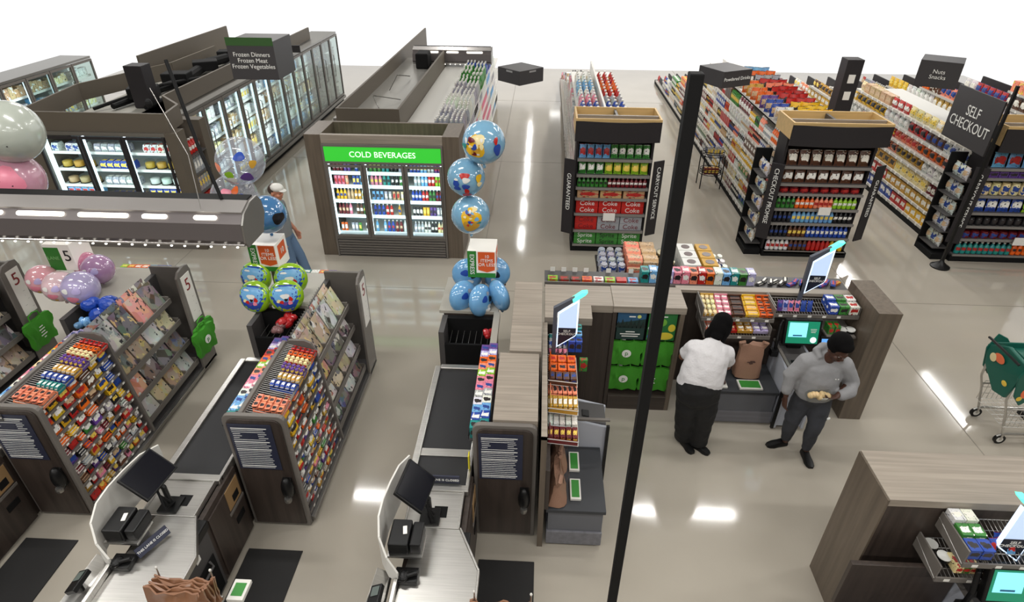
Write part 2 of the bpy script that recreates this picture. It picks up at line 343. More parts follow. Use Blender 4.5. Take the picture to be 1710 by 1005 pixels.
# ---------------------------------------------------------------- cold beverages cooler
def cold_cooler():
    t = thing('beverage_cooler', 'wood clad three door cooler with a lit green COLD BEVERAGES header', 'cooler', (-2.49, 9.24, 0))
    x0, x1, y0, y1, H = -3.71, -1.27, 9.24, 10.0, 2.12
    e = MB(); e.box(x0, -3.45, y0, y1, 0, H, LAMZ); e.box(-1.53, x1, y0, y1, 0, H, LAMZ); e.box(-3.45, -1.53, y0 + .0, y0 + .07, 1.98, H, LAMX); e.box(-3.45, -1.53, y1 - .06, y1, 0, H, LAMZ)
    e.box(-3.45, -1.53, y0 + .1, y1 - .06, 1.72, 1.76, DARK); e.build('cladding', t, bevel=.004)
    fr = MB()
    for x, za_, zb_ in ((-3.45, 0, 1.98), (-2.835, .37, 1.66), (-2.17, .37, 1.66), (-1.56, 0, 1.98)): fr.box(x, x + .03, y0 - .03, y0 + .02, za_, zb_, GREYM)
    fr.box(-3.42, -1.56, y0 - .03, y0 + .02, 1.66, 1.7, GREYM); fr.box(-3.42, -1.56, y0 - .03, y0 + .02, 1.94, 1.98, GREYM); fr.box(-3.42, -1.56, y0 - .03, y0 + .02, .33, .37, GREYM)
    fr.build('frame', t, bevel=.003)
    hd = B(-3.42, -1.56, y0 - .02, y0 + .03, 1.7, 1.94, mat('lit_green_sign', (48, 176, 48), .4, emit=.75)).build('header_sign', t)
    text('COLD BEVERAGES', (-2.49, y0 - .023, 1.815), FY, .13, mat('lit_white_lettering', (230, 255, 230), .5, emit=.9), hd)
    g = MB(); g.box(-3.42, -1.56, y0 - .01, y0 + .1, .0, .33, GREYD)
    for i in range(6): g.box(-3.41, -1.57, y0 - .035, y0 - .01, .04 + i * .048, .07 + i * .048, GREYM)
    g.build('grille', t)
    ln = MB(); ln.box(-3.44, -1.54, y1 - .16, y1 - .07, .35, 1.72, SHOWW); ln.box(-3.44, -1.54, y0 + .1, y1 - .07, .3, .34, SHOWW); ln.build('lining', t)
    zs = [.4, .71, .98, 1.24, 1.47]
    sh = MB()
    for z in zs: sh = MB(); sh.box(-3.43, -1.55, y0 + .12, y1 - .16, z - .02, z, WSH); sh.box(-3.43, -1.55, y0 + .1, y0 + .12, z - .035, z + .02, mat('glowing_price_rail', (222, 232, 238), .4, emit=.35)); sh.build('shelf', t)  # price rail is no lamp; a faint glow is put into its colour
    for x in (-3.42, -2.82, -2.155, -1.6): B(x, x + .02, y0 + .06, y0 + .1, .38, 1.68, LCD).build('light_strip', t)
    for i, (a, b_) in enumerate(((-3.42, -2.835), (-2.805, -2.17), (-2.14, -1.56))):
        d = MB(); w_ = .035
        d.box(a, a + w_, y0 - .05, y0 - .02, .38, 1.65, GREYM); d.box(b_ - w_, b_, y0 - .05, y0 - .02, .38, 1.65, GREYM); d.box(a + w_, b_ - w_, y0 - .05, y0 - .02, .38, .42, GREYM); d.box(a + w_, b_ - w_, y0 - .05, y0 - .02, 1.61, 1.65, GREYM)
        dd = d.build('door', t, bevel=.003); B(a + w_, b_ - w_, y0 - .04, y0 - .035, .42, 1.61, GLASS).build('pane', dd)
        MB().tube([(b_ - .02, y0 - .05, .8), (b_ - .02, y0 - .09, .82), (b_ - .02, y0 - .09, 1.2), (b_ - .02, y0 - .05, 1.22)], .008, GREYD, 6).build('handle', dd)
    DN = ['left', 'middle', 'right']; rows = [['red', 'white', 'green', 'white'], ['blue', 'pink', 'yellow', 'red'], ['tan', 'yellow', 'silver', 'white'], ['maroon', 'light_blue', 'blue', 'green'], ['purple', 'blue', 'teal', 'green']]
    rows = [[['orange', 'silver', 'green', 'white'], ['light_blue', 'blue', 'maroon', 'white'], ['silver', 'white', 'black', 'cream']],
            [['maroon', 'pink', 'brown', 'green'], ['blue', 'red', 'gold', 'yellow'], ['black', 'yellow', 'purple', 'silver']],
            [['yellow', 'tan', 'gold', 'white'], ['light_blue', 'silver', 'tan', 'cream'], ['blue', 'red', 'green', 'maroon']],
            [['pink', 'salmon', 'blue', 'light_blue'], ['pink', 'teal', 'black', 'green'], ['silver', 'light_blue', 'red', 'lime']],
            [['maroon', 'purple', 'blue', 'teal'], ['green', 'teal', 'black', 'silver'], ['blue', 'light_blue', 'silver', 'purple']]]
    for k, z in enumerate(zs):
        for d, (a, b_) in enumerate(((-3.39, -2.84), (-2.79, -2.17), (-2.12, -1.6))):
            n = 9
            for q in range(n):
                if random.random() < .06: continue
                c = rows[k][d][q * 4 // n]; s = (k * 3 + d) * .07 + q * 4 // n * .19
                tall = .2 + .02 * ((k + d) % 2)
                place('drink_bottle' if (k + d) % 3 else 'drink_can', 'bottle' if (k + d) % 3 else 'can', (a + (q + .5) * (b_ - a) / n, y0 + .17, z), (.052, .052, tall if (k + d) % 3 else .16), c, s % 1,
                      f'{cn(c)} drink, {ORD[k]} shelf up, {NTH[d]} door of COLD BEVERAGES cooler', 'drink', f'{cn(c)} drinks shelf {ORD[k]} {DN[d]} cooler door')
cold_cooler()
def case_lamp(x, y, z, sx, sy, rot, power):
    l = bpy.data.lights.new('case_lamp', 'AREA'); l.shape = 'RECTANGLE'; l.size = sx; l.size_y = sy; l.energy = power; l.color = (.86, .95, 1)
    o = bpy.data.objects.new('case_lamp', l); COL.objects.link(o); o.location = (x, y, z); o.rotation_euler = rot
for a in (-3.12, -2.49, -1.87): case_lamp(a, 9.315, 1.02, .5, 1.2, (R(90), 0, 0), 3.4)
# ---------------------------------------------------------------- glass-door freezer runs
def freezer_run(name, label, fx, y0, y1, H, n, prod, depth=.8, stock=4, base=.22):
    """a run of glass doors facing +x at x = fx, from y0 back to y1"""
    t = thing(name, label, 'freezer', (fx - depth / 2, y0, 0))
    c = MB(); c.box(fx - depth, fx - depth + .05, y0, y1, 0, H, TAUPE); c.box(fx - depth + .05, fx - .04, y0, y0 + .05, 0, H, TAUPE); c.box(fx - depth + .05, fx, y0, y1, H - .02, H + .03, STEELD)
    c.box(fx - depth + .05, fx, y0, y1, .1, base, GREYM); c.box(fx - depth + .1, fx - .03, y0, y1, 0, .1, BLKM); c.box(fx, fx + .05, y0, y1, .12, .2, STEELD); c.build('case', t)
    B(fx - depth + .06, fx - depth + .1, y0 + .05, y1, base, H - .02, SHOWW).build('lining', t)
    s = MB(); zs = [base + .05 + i * (H - base - .12) / 5 for i in range(5)]
    for z in zs: s = MB(); s.box(fx - depth + .12, fx - .14, y0 + .06, y1 - .02, z - .02, z, WSH); s.box(fx - .14, fx - .12, y0 + .06, y1 - .02, z - .03, z + .02, WSH); s.build('shelf', t)
    dw = (y1 - y0) / n
    for i in range(n):
        a, b_ = y0 + i * dw + .01, y0 + (i + 1) * dw - .01
        d = MB(); w_ = .04
        d.box(fx - .02, fx + .02, a, a + w_, base, H - .03, GREYM); d.box(fx - .02, fx + .02, b_ - w_, b_, base, H - .03, GREYM); d.box(fx - .02, fx + .02, a + w_, b_ - w_, base, base + .04, GREYM); d.box(fx - .02, fx + .02, a + w_, b_ - w_, H - .08, H - .03, GREYM)
        dd = d.build('door', t); B(fx - .004, fx + .004, a + w_, b_ - w_, base + .04, H - .08, GLASS if i < 5 else GLASSF).build('pane', dd)
        MB().tube([(fx + .02, a + .07, .9), (fx + .06, a + .07, .92), (fx + .06, a + .07, 1.5), (fx + .02, a + .07, 1.52)], .009, STEELD, 6).build('handle', dd)
        if i < stock + 5: case_lamp(fx - .06, (a + b_) / 2, (base + H) / 2, 1.5, .5, (0, R(90), 0), 4)
        if i < stock + 4: B(fx - .09, fx - .06, a - .01, a + .02, base + .1, H - .1, LCDF).build('light_strip', t)
        cols = random.sample(prod, 4)
        for k, z in enumerate(zs):
            y = a + .05; c_ = cols[k % 4] if random.random() < .7 else random.choice(prod); sd = fsd()
            while y < b_ - .1:
                wd = random.uniform(.12, .17)
                if i < stock: place('frozen_carton', 'carton', (fx - .2, y + wd / 2, z), (wd * .92, .12, random.uniform(.18, .27)), c_, sd, f'{cn(c_)} frozen pack, {ORD[k]} shelf up, {NTH[i]} door of the {label.split()[0]} {label.split()[1]} freezer run', 'frozen food', f'{cn(c_)} packs {k} {i} {name} {label[:8]}', rz=R(90))
                else:
                    b0 = COUNT.get('frozen_food_pack', 0); COUNT['frozen_food_pack'] = 9999
                    place('frozen_food_pack', 'carton', (fx - .2, y + wd / 2, z), (wd * .92, .12, random.uniform(.16, .27)), c_, sd, '', '', '', rz=R(90), bulk='pale frozen packs filling the shelves of the farther doors of the ' + ' '.join(label.split()[:2]) + ' freezer run')
                    COUNT['frozen_food_pack'] = b0
                y += wd
    return t
FP = ['white', 'silver', 'white', 'cream', 'white', 'silver', 'light_blue', 'white', 'tan']
def fsd(): return (random.randint(0, 36) + random.choice((.0, .05, .1, .2, .25, .62, .35))) / 37.7
freezer_run('glass_door_freezer', 'long tall freezer run of many glass doors beside the grey aisle floor', -6.3, 10.4, 19.6, 2.02, 12, FP)
freezer_run('glass_door_freezer', 'farther short freezer run with lit glass doors behind the taupe parapet', -11.2, 9.4, 15.4, 2.02, 8, FP, stock=3)
# parapets and roof gear over the left block
def parapet(name, label, pts, z0, z1, th=.04):
    b = MB()
    for (a, c) in zip(pts[:-1], pts[1:]):
        a = Vector((*a, 0)); c = Vector((*c, 0)); d = (c - a).normalized(); nrm = Vector((-d.y, d.x, 0)) * th
        b.hexa([a + Vector((0, 0, z0)), c + Vector((0, 0, z0)), c + nrm + Vector((0, 0, z0)), a + nrm + Vector((0, 0, z0)), a + Vector((0, 0, z1)), c + Vector((0, 0, z1)), c + nrm + Vector((0, 0, z1)), a + nrm + Vector((0, 0, z1))], TAUPE)
    return tag(b.build(name), label, 'panel')
parapet('taupe_parapet', 'low taupe parapet boards around the roof of the long frozen block', [(-7.9, 15.2), (-7.9, 13.2), (-8.6, 11.2), (-8.35, 9.34), (-5.9, 9.34), (-6.0, 9.95), (-6.55, 10.5), (-6.6, 18.2)], 2.06, 2.36)
parapet('taupe_parapet', 'tall dark taupe parapet behind the black pipework on the long freezer roof', [(-8.2, 16.6), (-8.2, 12.6)], 2.06, 2.6)
rp = thing('roof_pipework', 'black pipes and ducts lying on top of the long freezer block', 'pipework', (-7.3, 14, 2.05))
b = MB(); b.tube([(-7.6, 10.6, 2.12), (-7.3, 12.5, 2.16), (-7.5, 14, 2.2), (-7.1, 15.6, 2.2)], [.05, .09, .11, .09], BLKM, 10); b.tube([(-7.0, 10.6, 2.11), (-7.0, 13.5, 2.13), (-7.35, 15.5, 2.16)], .045, BLKM, 8); b.tube([(-7.9, 10.5, 2.1), (-7.2, 11.6, 2.28), (-7.0, 13.2, 2.12)], .03, BLKM, 8); b.build('pipe', rp)
for y in (11.2, 12.4, 13.6, 14.8): MB().obox((-7.35, y, 2.24), (.5, .35, .2), (0, 0, .3 * (y % 2)), BLKM).build('motor_box', rp, bevel=.02)
tag(B(-8.1, -6.62, 9.45, 18.2, 2.0, 2.05, mat('pale_roof_sheet', (150, 148, 140), .5)).build('freezer_roof_sheet'), 'pale sheet roof lying over the long freezer block under black pipes', 'roof panel')
b = MB(); b.prism([(-7.3, 10.75, 2.06), (-6.98, 10.75, 2.06), (-6.98, 10.75, 2.78), (-7.3, 10.75, 2.78)], (0, .3, 0), CHAR)
tag(b.build('square_column', bevel=.01), 'dark brown square column rising from the long freezer roof', 'column')
# bakery cooler with three doors facing front, in front of the left block
def bakery_cooler():
    x0, x1, y0, y1, H = -8.35, -5.8, 9.3, 10.3, 2.06
    t = thing('glass_door_cooler', 'three door cooler full of cakes and tubs under a taupe parapet', 'cooler', (-7.1, 9.3, 0))
    c = MB(); c.box(x0, -8.12, y0, y1, 0, H, TAUPE); c.box(-5.99, x1 - .02, y0, y0 + .3, 0, H, TAUPE); c.box(x0 + .23, -5.99, y0, y0 + .04, 2.0, H + .0, STEELD); c.box(-8.12, -5.82, y1 - .2, y1, 0, H, TAUPE); c.box(-8.12, -6.3, y0 + .1, y1 - .2, 1.98, 2.0, TAUPE); c.box(-6.25, -6.2, y0 + .3, y1 - .2, 0, H, CHAR)
    c.box(-8.12, -5.99, y0, y0 + .3, 0, .2, GREYM); c.build('case', t)
    B(-8.1, -6.25, y1 - .3, y1 - .21, .2, 1.98, SHOWW).build('lining', t)
    zs = [.25, .55, .84, 1.12, 1.4, 1.69]; s = MB()
    for z in zs: s = MB(); s.box(-8.1, -6.27, y0 + .12, y1 - .3, z - .02, z, WSH); s.box(-8.1, -6.0, y0 + .1, y0 + .12, z - .03, z + .015, WSH); s.build('shelf', t)
    D = ((-8.12, -7.42), (-7.40, -6.71), (-6.69, -6.0)); DN = ('first', 'middle', 'last')
    for i, (a, b_) in enumerate(D):
        d = MB(); w_ = .035; z0 = .22; z1 = 1.99
        d.box(a, a + w_, y0 - .03, y0, z0, z1, CHAR); d.box(b_ - w_, b_, y0 - .03, y0, z0, z1, CHAR); d.box(a + w_, b_ - w_, y0 - .03, y0, z0, z0 + .04, CHAR); d.box(a + w_, b_ - w_, y0 - .03, y0, z1 - .04, z1, CHAR)
        dd = d.build('door', t); B(a + w_, b_ - w_, y0 - .02, y0 - .015, z0 + .04, z1 - .04, GLASS).build('pane', dd)
    for x in (-7.77, -7.05, -6.35): case_lamp(x, y0 + .07, 1.15, .55, 1.5, (R(90), 0, 0), 4.5)
    for x in (-8.09, -7.42, -6.73): B(x, x + (.06 if x < -8 else .03), y0 + .05, y0 + .09, .25, 1.97, LCD).build('light_strip', t)
    spec = {0: [('tub', 'silver')] * 3, 1: [('tub', 'silver'), ('tub', 'white'), ('tub', 'silver')], 2: [('tub', 'light_blue'), ('loaf', 'tan'), ('tub', 'blue')], 3: [('cake', 'tan'), ('loaf', 'silver'), ('cake', 'white')], 4: [('cake', 'gold'), ('loaf', 'blue'), ('cake', 'gold')], 5: [('loaf', 'white'), ('loaf', 'silver'), ('loaf', 'white')]}
    for k, z in enumerate(zs):
        for i, (a, b_) in enumerate(D):
            kd, c = spec[k][i]; n = {'tub': 5, 'cake': 3, 'loaf': 5}[kd]
            for q in range(n):
                if random.random() < .05: continue
                x = a + .06 + (q + .5) * (b_ - a - .1) / n; wd = (b_ - a - .1) / n * .9
                if kd == 'cake': place('boxed_cake', 'cake', (x, y0 + .24, z), (wd, wd, .15), c, .1, f'{cn(c)} round cake in clear tub, {ORD[k]} shelf up behind {DN[i]} door of bakery cooler', 'cake', f'cakes {k} {i}')
                elif kd == 'loaf': place('bakery_pack', 'loaf', (x, y0 + .22, z), (wd, .17, .13), c, (.3 * i + .1 * k) % 1, f'{cn(c)} bakery pack, {ORD[k]} shelf up behind {DN[i]} door of bakery cooler', 'bakery pack', f'bakery packs {k} {i}')
                else:
                    for lv in range(2): place('dessert_tub', 'carton', (x, y0 + .21, z + lv * .115), (wd, .13, .105), c, (.2 + .1 * i + .07 * k) % 1, f'{cn(c)} dessert tub, {ORD[k]} shelf up behind {DN[i]} door of bakery cooler', 'dessert tub', f'dessert tubs {k} {i}')
    # open drinks side facing the aisle
    zs2 = [.3, .62, .94, 1.26, 1.58]; s2 = MB()
    for z in zs2: B(-6.2, -5.82, y0 + .3, y1 - .2, z - .02, z, CHARL).build('side_shelf', t)
    for k, z in enumerate(zs2):
        c = ['orange', 'red', 'silver', 'silver', 'red'][k]
        for q in range(5): place('drink_carton', 'carton' if k < 4 else 'bottle', (-5.93, y0 + .35 + q * .092, z), (.08, .12, .24), c, .2 + .13 * k, f'{cn(c)} drink pack, {ORD[k]} side shelf up on the aisle end of bakery cooler', 'drink', f'side drinks {k}', rz=R(90))
bakery_cooler()
# middle block behind the beverage cooler
mb = thing('refrigerated_case_back', 'long open-topped taupe case roof running back behind the beverage cooler', 'case', (-3, 10.5, 0))
c = MB(); c.box(-3.56, -3.52, 10.47, 19.5, 0, 2.2, TAUPE); c.box(-3.52, -2.45, 10.47, 10.51, 0, 2.2, TAUPE); c.box(-2.49, -2.45, 10.51, 16.6, 1.8, 2.2, TAUPE); c.build('parapet_board', mb)
B(-3.52, -2.49, 10.51, 16.6, 1.86, 1.9, mat('shiny_roof_sheet', (170, 168, 162), .22, .4)).build('roof_sheet', mb)
B(-3.9, -3.56, 10.6, 19.5, 0, .12, BLKM).build('kick', mb); B(-3.62, -3.56, 10.47, 19.5, 1.95, 2.03, STEELD).build('rail', mb)
B(-2.44, -1.9, 10.5, 17.2, 1.78, 1.83, WSH).build('top_shelf', mb); B(-1.9, -1.36, 10.5, 17.2, 1.68, 1.72, WSH).build('low_top_shelf', mb)
B(-2.44, -1.7, 10.5, 17.2, 0, 1.68, CHAR).build('core', mb)
s = MB(); zz = [.15, .47, .79, 1.1, 1.4]
for z in zz: B(-1.7, -1.37, 10.55, 19.4, z - .02, z, WSH).build('side_shelf', mb); b = MB(); b.tube([(-3.2, 13, 1.92), (-3.15, 13.6, 2.1), (-3.0, 14.2, 1.95)], .01, STEELD, 6); b.tube([(-3.1, 11.6, 1.92), (-3.3, 12, 2.05), (-2.8, 12.2, 1.93)], .008, STEELD, 6); b.build('conduit', mb)
tag(B(-3.05, -2.75, 15.2, 15.7, 1.9, 2.25, BLKM).build('motor_housing', bevel=.03), 'black motor housing on the roof of the middle refrigerated case', 'motor')
seqs = [('silver', .5, 10.62, 4), ('white', .31, 11.7, 4), ('silver', .35, 12.8, 4), ('green', .6, 13.9, 3), ('green', .65, 14.8, 3), ('blue', .75, 15.7, 4)]
for c, sd, y, n in seqs:
    for i in range(n):
        for q in range(2):
            place('water_multipack', 'multipack', (-1.76 + .27 * q + random.uniform(-.015, .015), y + i * .28, 1.72), (.25, .25, random.uniform(.27, .33)), c, sd, f'{cn(c)} bottle multipack on the middle case, {"inner" if q == 0 else "aisle side"} file', 'bottle multipack', f'{c} multipacks {q}')
for k, z in enumerate(zz):
    y = 10.66; i = 0
    while y < 18.8 - k * .2:
        c = random.choice(['white', 'silver', 'white', 'light_blue', 'black', 'pink', 'white']); sd = random.random(); n = random.randint(3, 7)
        for q in range(n):
            place('household_bottle', 'jar', (-1.47, y, z), (.13, .13, .24), c, sd, f'{cn(c)} bottle, {ORD[k]} shelf up, {NTH[min(i, 30)]} run back, side of middle case', 'bottle', f'{c} bottles {k} {i}', bulk='distant pale bottles on the right side shelves of the middle case')
            y += .145
        i += 1
# ---------------------------------------------------------------- gondola shelving running back, left face stocked
GP = ['red', 'white', 'orange', 'yellow', 'brown', 'green', 'silver', 'cream', 'maroon', 'tan', 'blue', 'white', 'black', 'salmon']
def ycap(z): return min(23.0, (5 - z - .27) / .203)
def gondola(label, x0, x1, y0, zs, prods, where, seed, kmax=1.95, wscale=1.0, ystart=None):
    random.seed(seed)
    t = thing('shelving_gondola', label, 'shelving', ((x0 + x1) / 2, y0, 0)); yb = ystart or y0
    s = MB(); bk = MB(); rl = MB(); bk.box(x0, x1, y0, ycap(.1), 0, .12, BLKM)
    for k, z in enumerate(zs):
        ye = ycap(z); zt = zs[k + 1] if k + 1 < len(zs) else z + .04
        B(x0 + .02, x1, y0, ye, z - .02, z, WSH).build('shelf', t); rl.box(x0 - .005, x0 + .02, y0, ye, z - .035, z + .01, mat('price_rail', (190, 186, 178), .5))
        bk.box(x0 + .42, x0 + .46, y0, ye, z, zt - .02, CHAR)
        yy = y0 + .2
        while yy < min(ye, 16): rl.box(x0 - .012, x0 - .006, yy, yy + .05, z - .035, z + .01, PAPER); yy += random.uniform(.16, .3)
    bk.build('back_panel', t); rl.build('price_rail', t)
    B(x0, x0 + .46, y0, y0 + .03, 0, kmax, BLKM).build('end_upright', t)
    for k, z in enumerate(zs):
        ye = ycap(z) - .1; y = y0 + .08; i = 0; gap = (zs[k + 1] - z if k + 1 < len(zs) else .3) - .035
        kinds = prods[k % len(prods)]
        while y < ye:
            kd, wd, hf, cs = random.choice(kinds); c = random.choice(cs); sd = random.random(); n = random.randint(3, 6)
            h = gap * hf; wd = wd * wscale
            nm = dict(carton='grocery_box', jar='grocery_jar', can='food_can', bag='snack_bag', bottle='sauce_bottle')[kd]
            for q in range(n):
                if y > ye: break
                dp = min(.2, wd) if kd in ('jar', 'can', 'bottle') else (.1 if kd == 'bag' else .16)
                place(nm, kd, (x0 + .04 + dp / 2, y + wd / 2, z), (wd * .94, dp, h * random.uniform(.97, 1)), c, sd,
                      f'{cn(c)} {nm.split("_")[1]}, {ORD[k]} shelf up, {NTH[min(i, 30)]} run back, {where}', nm.replace('_', ' '), f'{c} {nm} {k} {i} {where}', rz=R(-90), bulk='distant mixed packs on the shelves of ' + where)
                if kd in ('carton', 'can') and h > .16 and False: pass
                y += wd
            i += 1
    return t
K_mix = [('carton', .15, .85, GP), ('jar', .1, .8, GP), ('can', .09, .6, GP), ('bag', .17, .9, GP), ('bottle', .09, .9, GP)]
K_box = [('carton', .22, .9, ['yellow', 'red', 'blue', 'gold', 'purple', 'orange', 'cream']), ('carton', .18, .8, ['red', 'gold', 'yellow', 'orange'])]
K_bag = [('bag', .2, .92, ['red', 'salmon', 'white', 'yellow', 'red', 'orange']), ('bag', .18, .9, ['red', 'brown', 'gold', 'white'])]
# nearest faces first, so that the individuals are the near ones
gondola('tall gondola of snack boxes and bags behind the SELF CHECKOUT sign', 7.15, 8.2, 10.2, [.14, .42, .7, .97, 1.23, 1.48, 1.74], [K_box, K_box, [('jar', .12, .8, ['green', 'maroon', 'yellow', 'cream']), K_box[0]], K_bag + K_box[:1], K_bag, K_bag + K_box[:1], [('bag', .22, .75, ['red', 'purple', 'cream', 'red']), ('carton', .22, .7, ['cream', 'tan', 'white'])]], 'face behind SELF CHECKOUT sign', 11, wscale=1.1)
gondola('long gondola of mixed groceries running back from the bottled drinks endcap', 4.0, 5.1, 10.2, [.14, .4, .66, .92, 1.18, 1.44, 1.7], [K_mix, K_mix], 'behind bottled drinks endcap', 12)
gondola('low gondola of household goods running back from the soft drink endcap', .62, 1.75, 10.25, [.14, .46, .78, 1.1, 1.42], [[('jar', .12, .85, ['white', 'silver', 'pink', 'tan', 'brown']), ('carton', .16, .85, ['white', 'brown', 'silver'])]], 'behind soft drink endcap', 13)
gondola('farther gondola of bright packs seen over the SELF CHECKOUT sign', 10.4, 11.5, 10.2, [.4, .75, 1.1, 1.45, 1.78], [K_mix, K_bag], 'far aisle at the edge', 14, wscale=1.3)
# goods on the gondola tops
random.seed(5)
tp = MB(); tp.box(.7, 1.7, 10.3, 16, 1.7, 1.74, WSH); tp.box(1.17, 1.21, 10.3, 16, 1.74, 2.0, WSH)
tag(tp.build('top_shelf_deck'), 'white top deck holding bottles behind the soft drink endcap', 'shelf')
y = 10.4; i = 0
for c1, c2, n in (('white', 'brown', 2), ('blue', 'silver', 2), ('light_blue', 'blue', 2), ('blue', 'blue', 2), ('pink', 'silver', 2), ('white', 'red', 2), ('light_blue', 'orange', 3), ('white', 'red', 3)):
    for r_ in range(n):
        for q, xx in enumerate((.8, .93, 1.06, 1.3, 1.43, 1.57)):
            c = c1 if q < 3 else c2
            place('detergent_bottle', 'bottle', (xx, y, 1.74), (.11, .16, .26), c, .1 * i % 1, f'{cn(c)} bottle atop low gondola, block {NTH[i]} back, {"aisle" if q < 3 else "far"} half', 'bottle', f'{c} top bottles {i} {q < 3}')
        y += .26; i += 1
tp = MB(); tp.box(4.1, 5.1, 10.25, 16, 1.96, 2.0, WSH); tp.box(4.4, 4.43, 10.3, 16, 2.0, 2.1, WSH)
tag(tp.build('top_shelf_deck'), 'white top deck holding crisp bags behind the bottled drinks endcap', 'shelf')
for i, (yy, cl, cr_) in enumerate(((10.75, 'light_blue', 'yellow'), (10.95, 'white', 'yellow'), (11.2, 'blue', 'yellow'), (11.5, 'blue', 'red'), (11.8, 'purple', 'red'), (12.1, 'orange', 'red'), (12.4, 'orange', 'red'), (12.7, 'gold', 'salmon'), (13.0, 'orange', 'red'), (13.4, 'white', 'silver'), (13.8, 'blue', 'orange'), (14.2, 'blue', 'light_blue'))):
    for q in range(3):
        place('crisp_bag', 'bag', (4.5 + q * .17, yy + random.uniform(-.05, .05), 2.0), (.2, .12, .27), cr_, .33, f'{cn(cr_)} crisp bag atop the long gondola, far half, row {NTH[i]} back', 'crisp bag', f'crisps right {i}', rz=random.uniform(-.5, .5))
    for q in range(2):
        place('crisp_bag', 'bag', (4.15 + q * .15, yy, 2.0), (.17, .12, .24), cl, .45, f'{cn(cl)} crisp bag atop the long gondola, aisle half, row {NTH[i]} back', 'crisp bag', f'crisps left {i}', rz=random.uniform(-.4, .4))
# ---------------------------------------------------------------- endcaps
def endcap(x0, x1, y, label, levels, wing_l, wing_r, topper=(2.14, 2.36), lw=.0, slant=0):
    t = thing('endcap_display', label, 'display', ((x0 + x1) / 2, y, 0))
    c = MB(); c.box(x0, x1, y, y + .5, 0, .1, BLKM); c.box(x0 + .02, x1 - .02, y + .44, y + .48, .1, topper[0], CHAR); c.box(x0, x0 + .04, y + .1, y + .5, .1, topper[0], CHAR); c.box(x1 - .04, x1, y + .1, y + .5, .1, topper[0], CHAR)
    c.build('frame', t, bevel=.004)
    s = MB()
    for z, _ in levels: s = MB(); s.box(x0 + .03, x1 - .03, y + .02, y + .44, z - .03, z, CHARL); s.box(x0 + .03, x1 - .03, y + .0, y + .02, z - .035, z + .008, mat('grey_price_rail', (128, 124, 120), .5)); s.build('shelf', t)
    z0, z1 = topper; a, b_ = x0 - .04, x1 + .04; f = MB(); th = .03
    f.box(a, a + th, y - .1, y + .62, z0 - .05, z1, BEIGE); f.box(b_ - th, b_, y - .1, y + .62, z0 - .05, z1, BEIGE); f.box(a + th, b_ - th, y + .59, y + .62, z0 - .05, z1, BEIGE); f.box(a + th, b_ - th, y - .1, y - .07, z0 - .05, z1, BEIGE)
    f.box(a + th, b_ - th, y + .1, y + .14, z0 - .0, z1, LAMX); f.box((a + b_) / 2 - .02, (a + b_) / 2 + .02, y + .14, y + .59, z0, z1 - .03, CHARL); f.box(a + th, b_ - th, y - .07, y + .59, z0 - .06, z0 - .03, BEIGE)
    f.build('wooden_topper', t, bevel=.003)
    n = 10; arc = [(a + (b_ - a) * i / n, y - .1 - .07 * math.sin(PI * i / n), z0 - .14) for i in range(n + 1)]; back = [(p[0], p[1] + .02, p[2]) for p in reversed(arc)]
    MB().prism(arc + back, (0, 0, z1 - z0 + .1), CHAR).build('curved_fascia', t)
    for txt, xs, sgn in ((wing_l, x0, -1), (wing_r, x1, 1)):
        if not txt: continue
        pw = MB().box(-.1, .1, -.012, .012, -.66, .66, CHAR).build('side_sign', t, local=True, bevel=.004)
        pw.location = Vector((xs + sgn * .09, y - .02, 1.02)) - t.location; pw.rotation_euler = (0, 0, sgn * R(28))
        tx = text(txt, (0, 0, 0), (R(90), R(90), 0), .1, WT, None); tx.parent = pw; tx.location = (0, -.0135, .1)
    return t
def fill(x0, x1, y, z, runs, sh, where, h, tilt=0, rows=1, dy=0):
    """runs = [(kind, name, colour, seed, count)] left to right; sh = shelf number from below"""
    tot = sum(r_[4] for r_ in runs); wd = (x1 - x0) / tot; x = x0
    for kd, nm, c, sd, n in runs:
        for q in range(n):
            for l in range(rows):
                dp = min(wd * .92, .2) if kd in ('bottle', 'jar', 'can') else (.1 if kd == 'bag' else .2)
                place(nm, kd, (x + wd / 2, y + .035 + dp / 2 + dy, z + l * h), (wd * .93, dp, h), c, sd, f'{cn(c)} {nm.replace("_", " ")}, {ORD[sh]} shelf up on {where}', nm.replace('_', ' '), f'{c} {nm} {sh} {where}', tilt=tilt)
            x += wd
W1 = 'the soft drink endcap'
L1 = [.12, .40, .71, .99, 1.18, 1.40, 1.67]
e1 = endcap(.58, 1.84, 9.65, 'endcap with red and green soft drink cartons and a pale wooden topper', [(z, 0) for z in L1], 'GUARANTEED', 'CARRYOUT SERVICE', lw=.1)
X0, X1, Y1 = .63, 1.79, 9.66
def carton_words(x0, x1, n, z, h, words, cols, parent, y=9.6):
    wd = (x1 - x0) / n
    for i in range(n):
        for l in range(2):
            if words[i]: text(words[i], (x0 + wd * (i + .5), y, z + h * (l + .5)), FY, h * .75, mat('print_' + cols[i], PAL.get(cols[i], (230, 230, 226)), .5), parent)
def ctns(z, runs, sh, h, word):
    tot = len(runs); wd = (X1 - X0) / tot
    for i, (c, w_, wc) in enumerate(runs):
        for l in range(2):
            bb = B(-wd * .485, wd * .485, -.15, .15, 0, h * .97, mat('case_' + c, PAL[c], .4)).build('drink_case', bevel=.004)
            bb.location = (X0 + wd * (i + .5), Y1 + .19, z + l * h); tag(bb, f'{cn(c)} soft drink case, {ORD[sh]} shelf up, {NTH[i]} along, {"upper" if l else "lower"} layer', 'drink case')
            if w_: 
                tx = text(w_, (bb.location.x, bb.location.y - .152, bb.location.z + h * .48), FY, h * .95, mat('print_' + wc, PAL[wc], .5), bb)
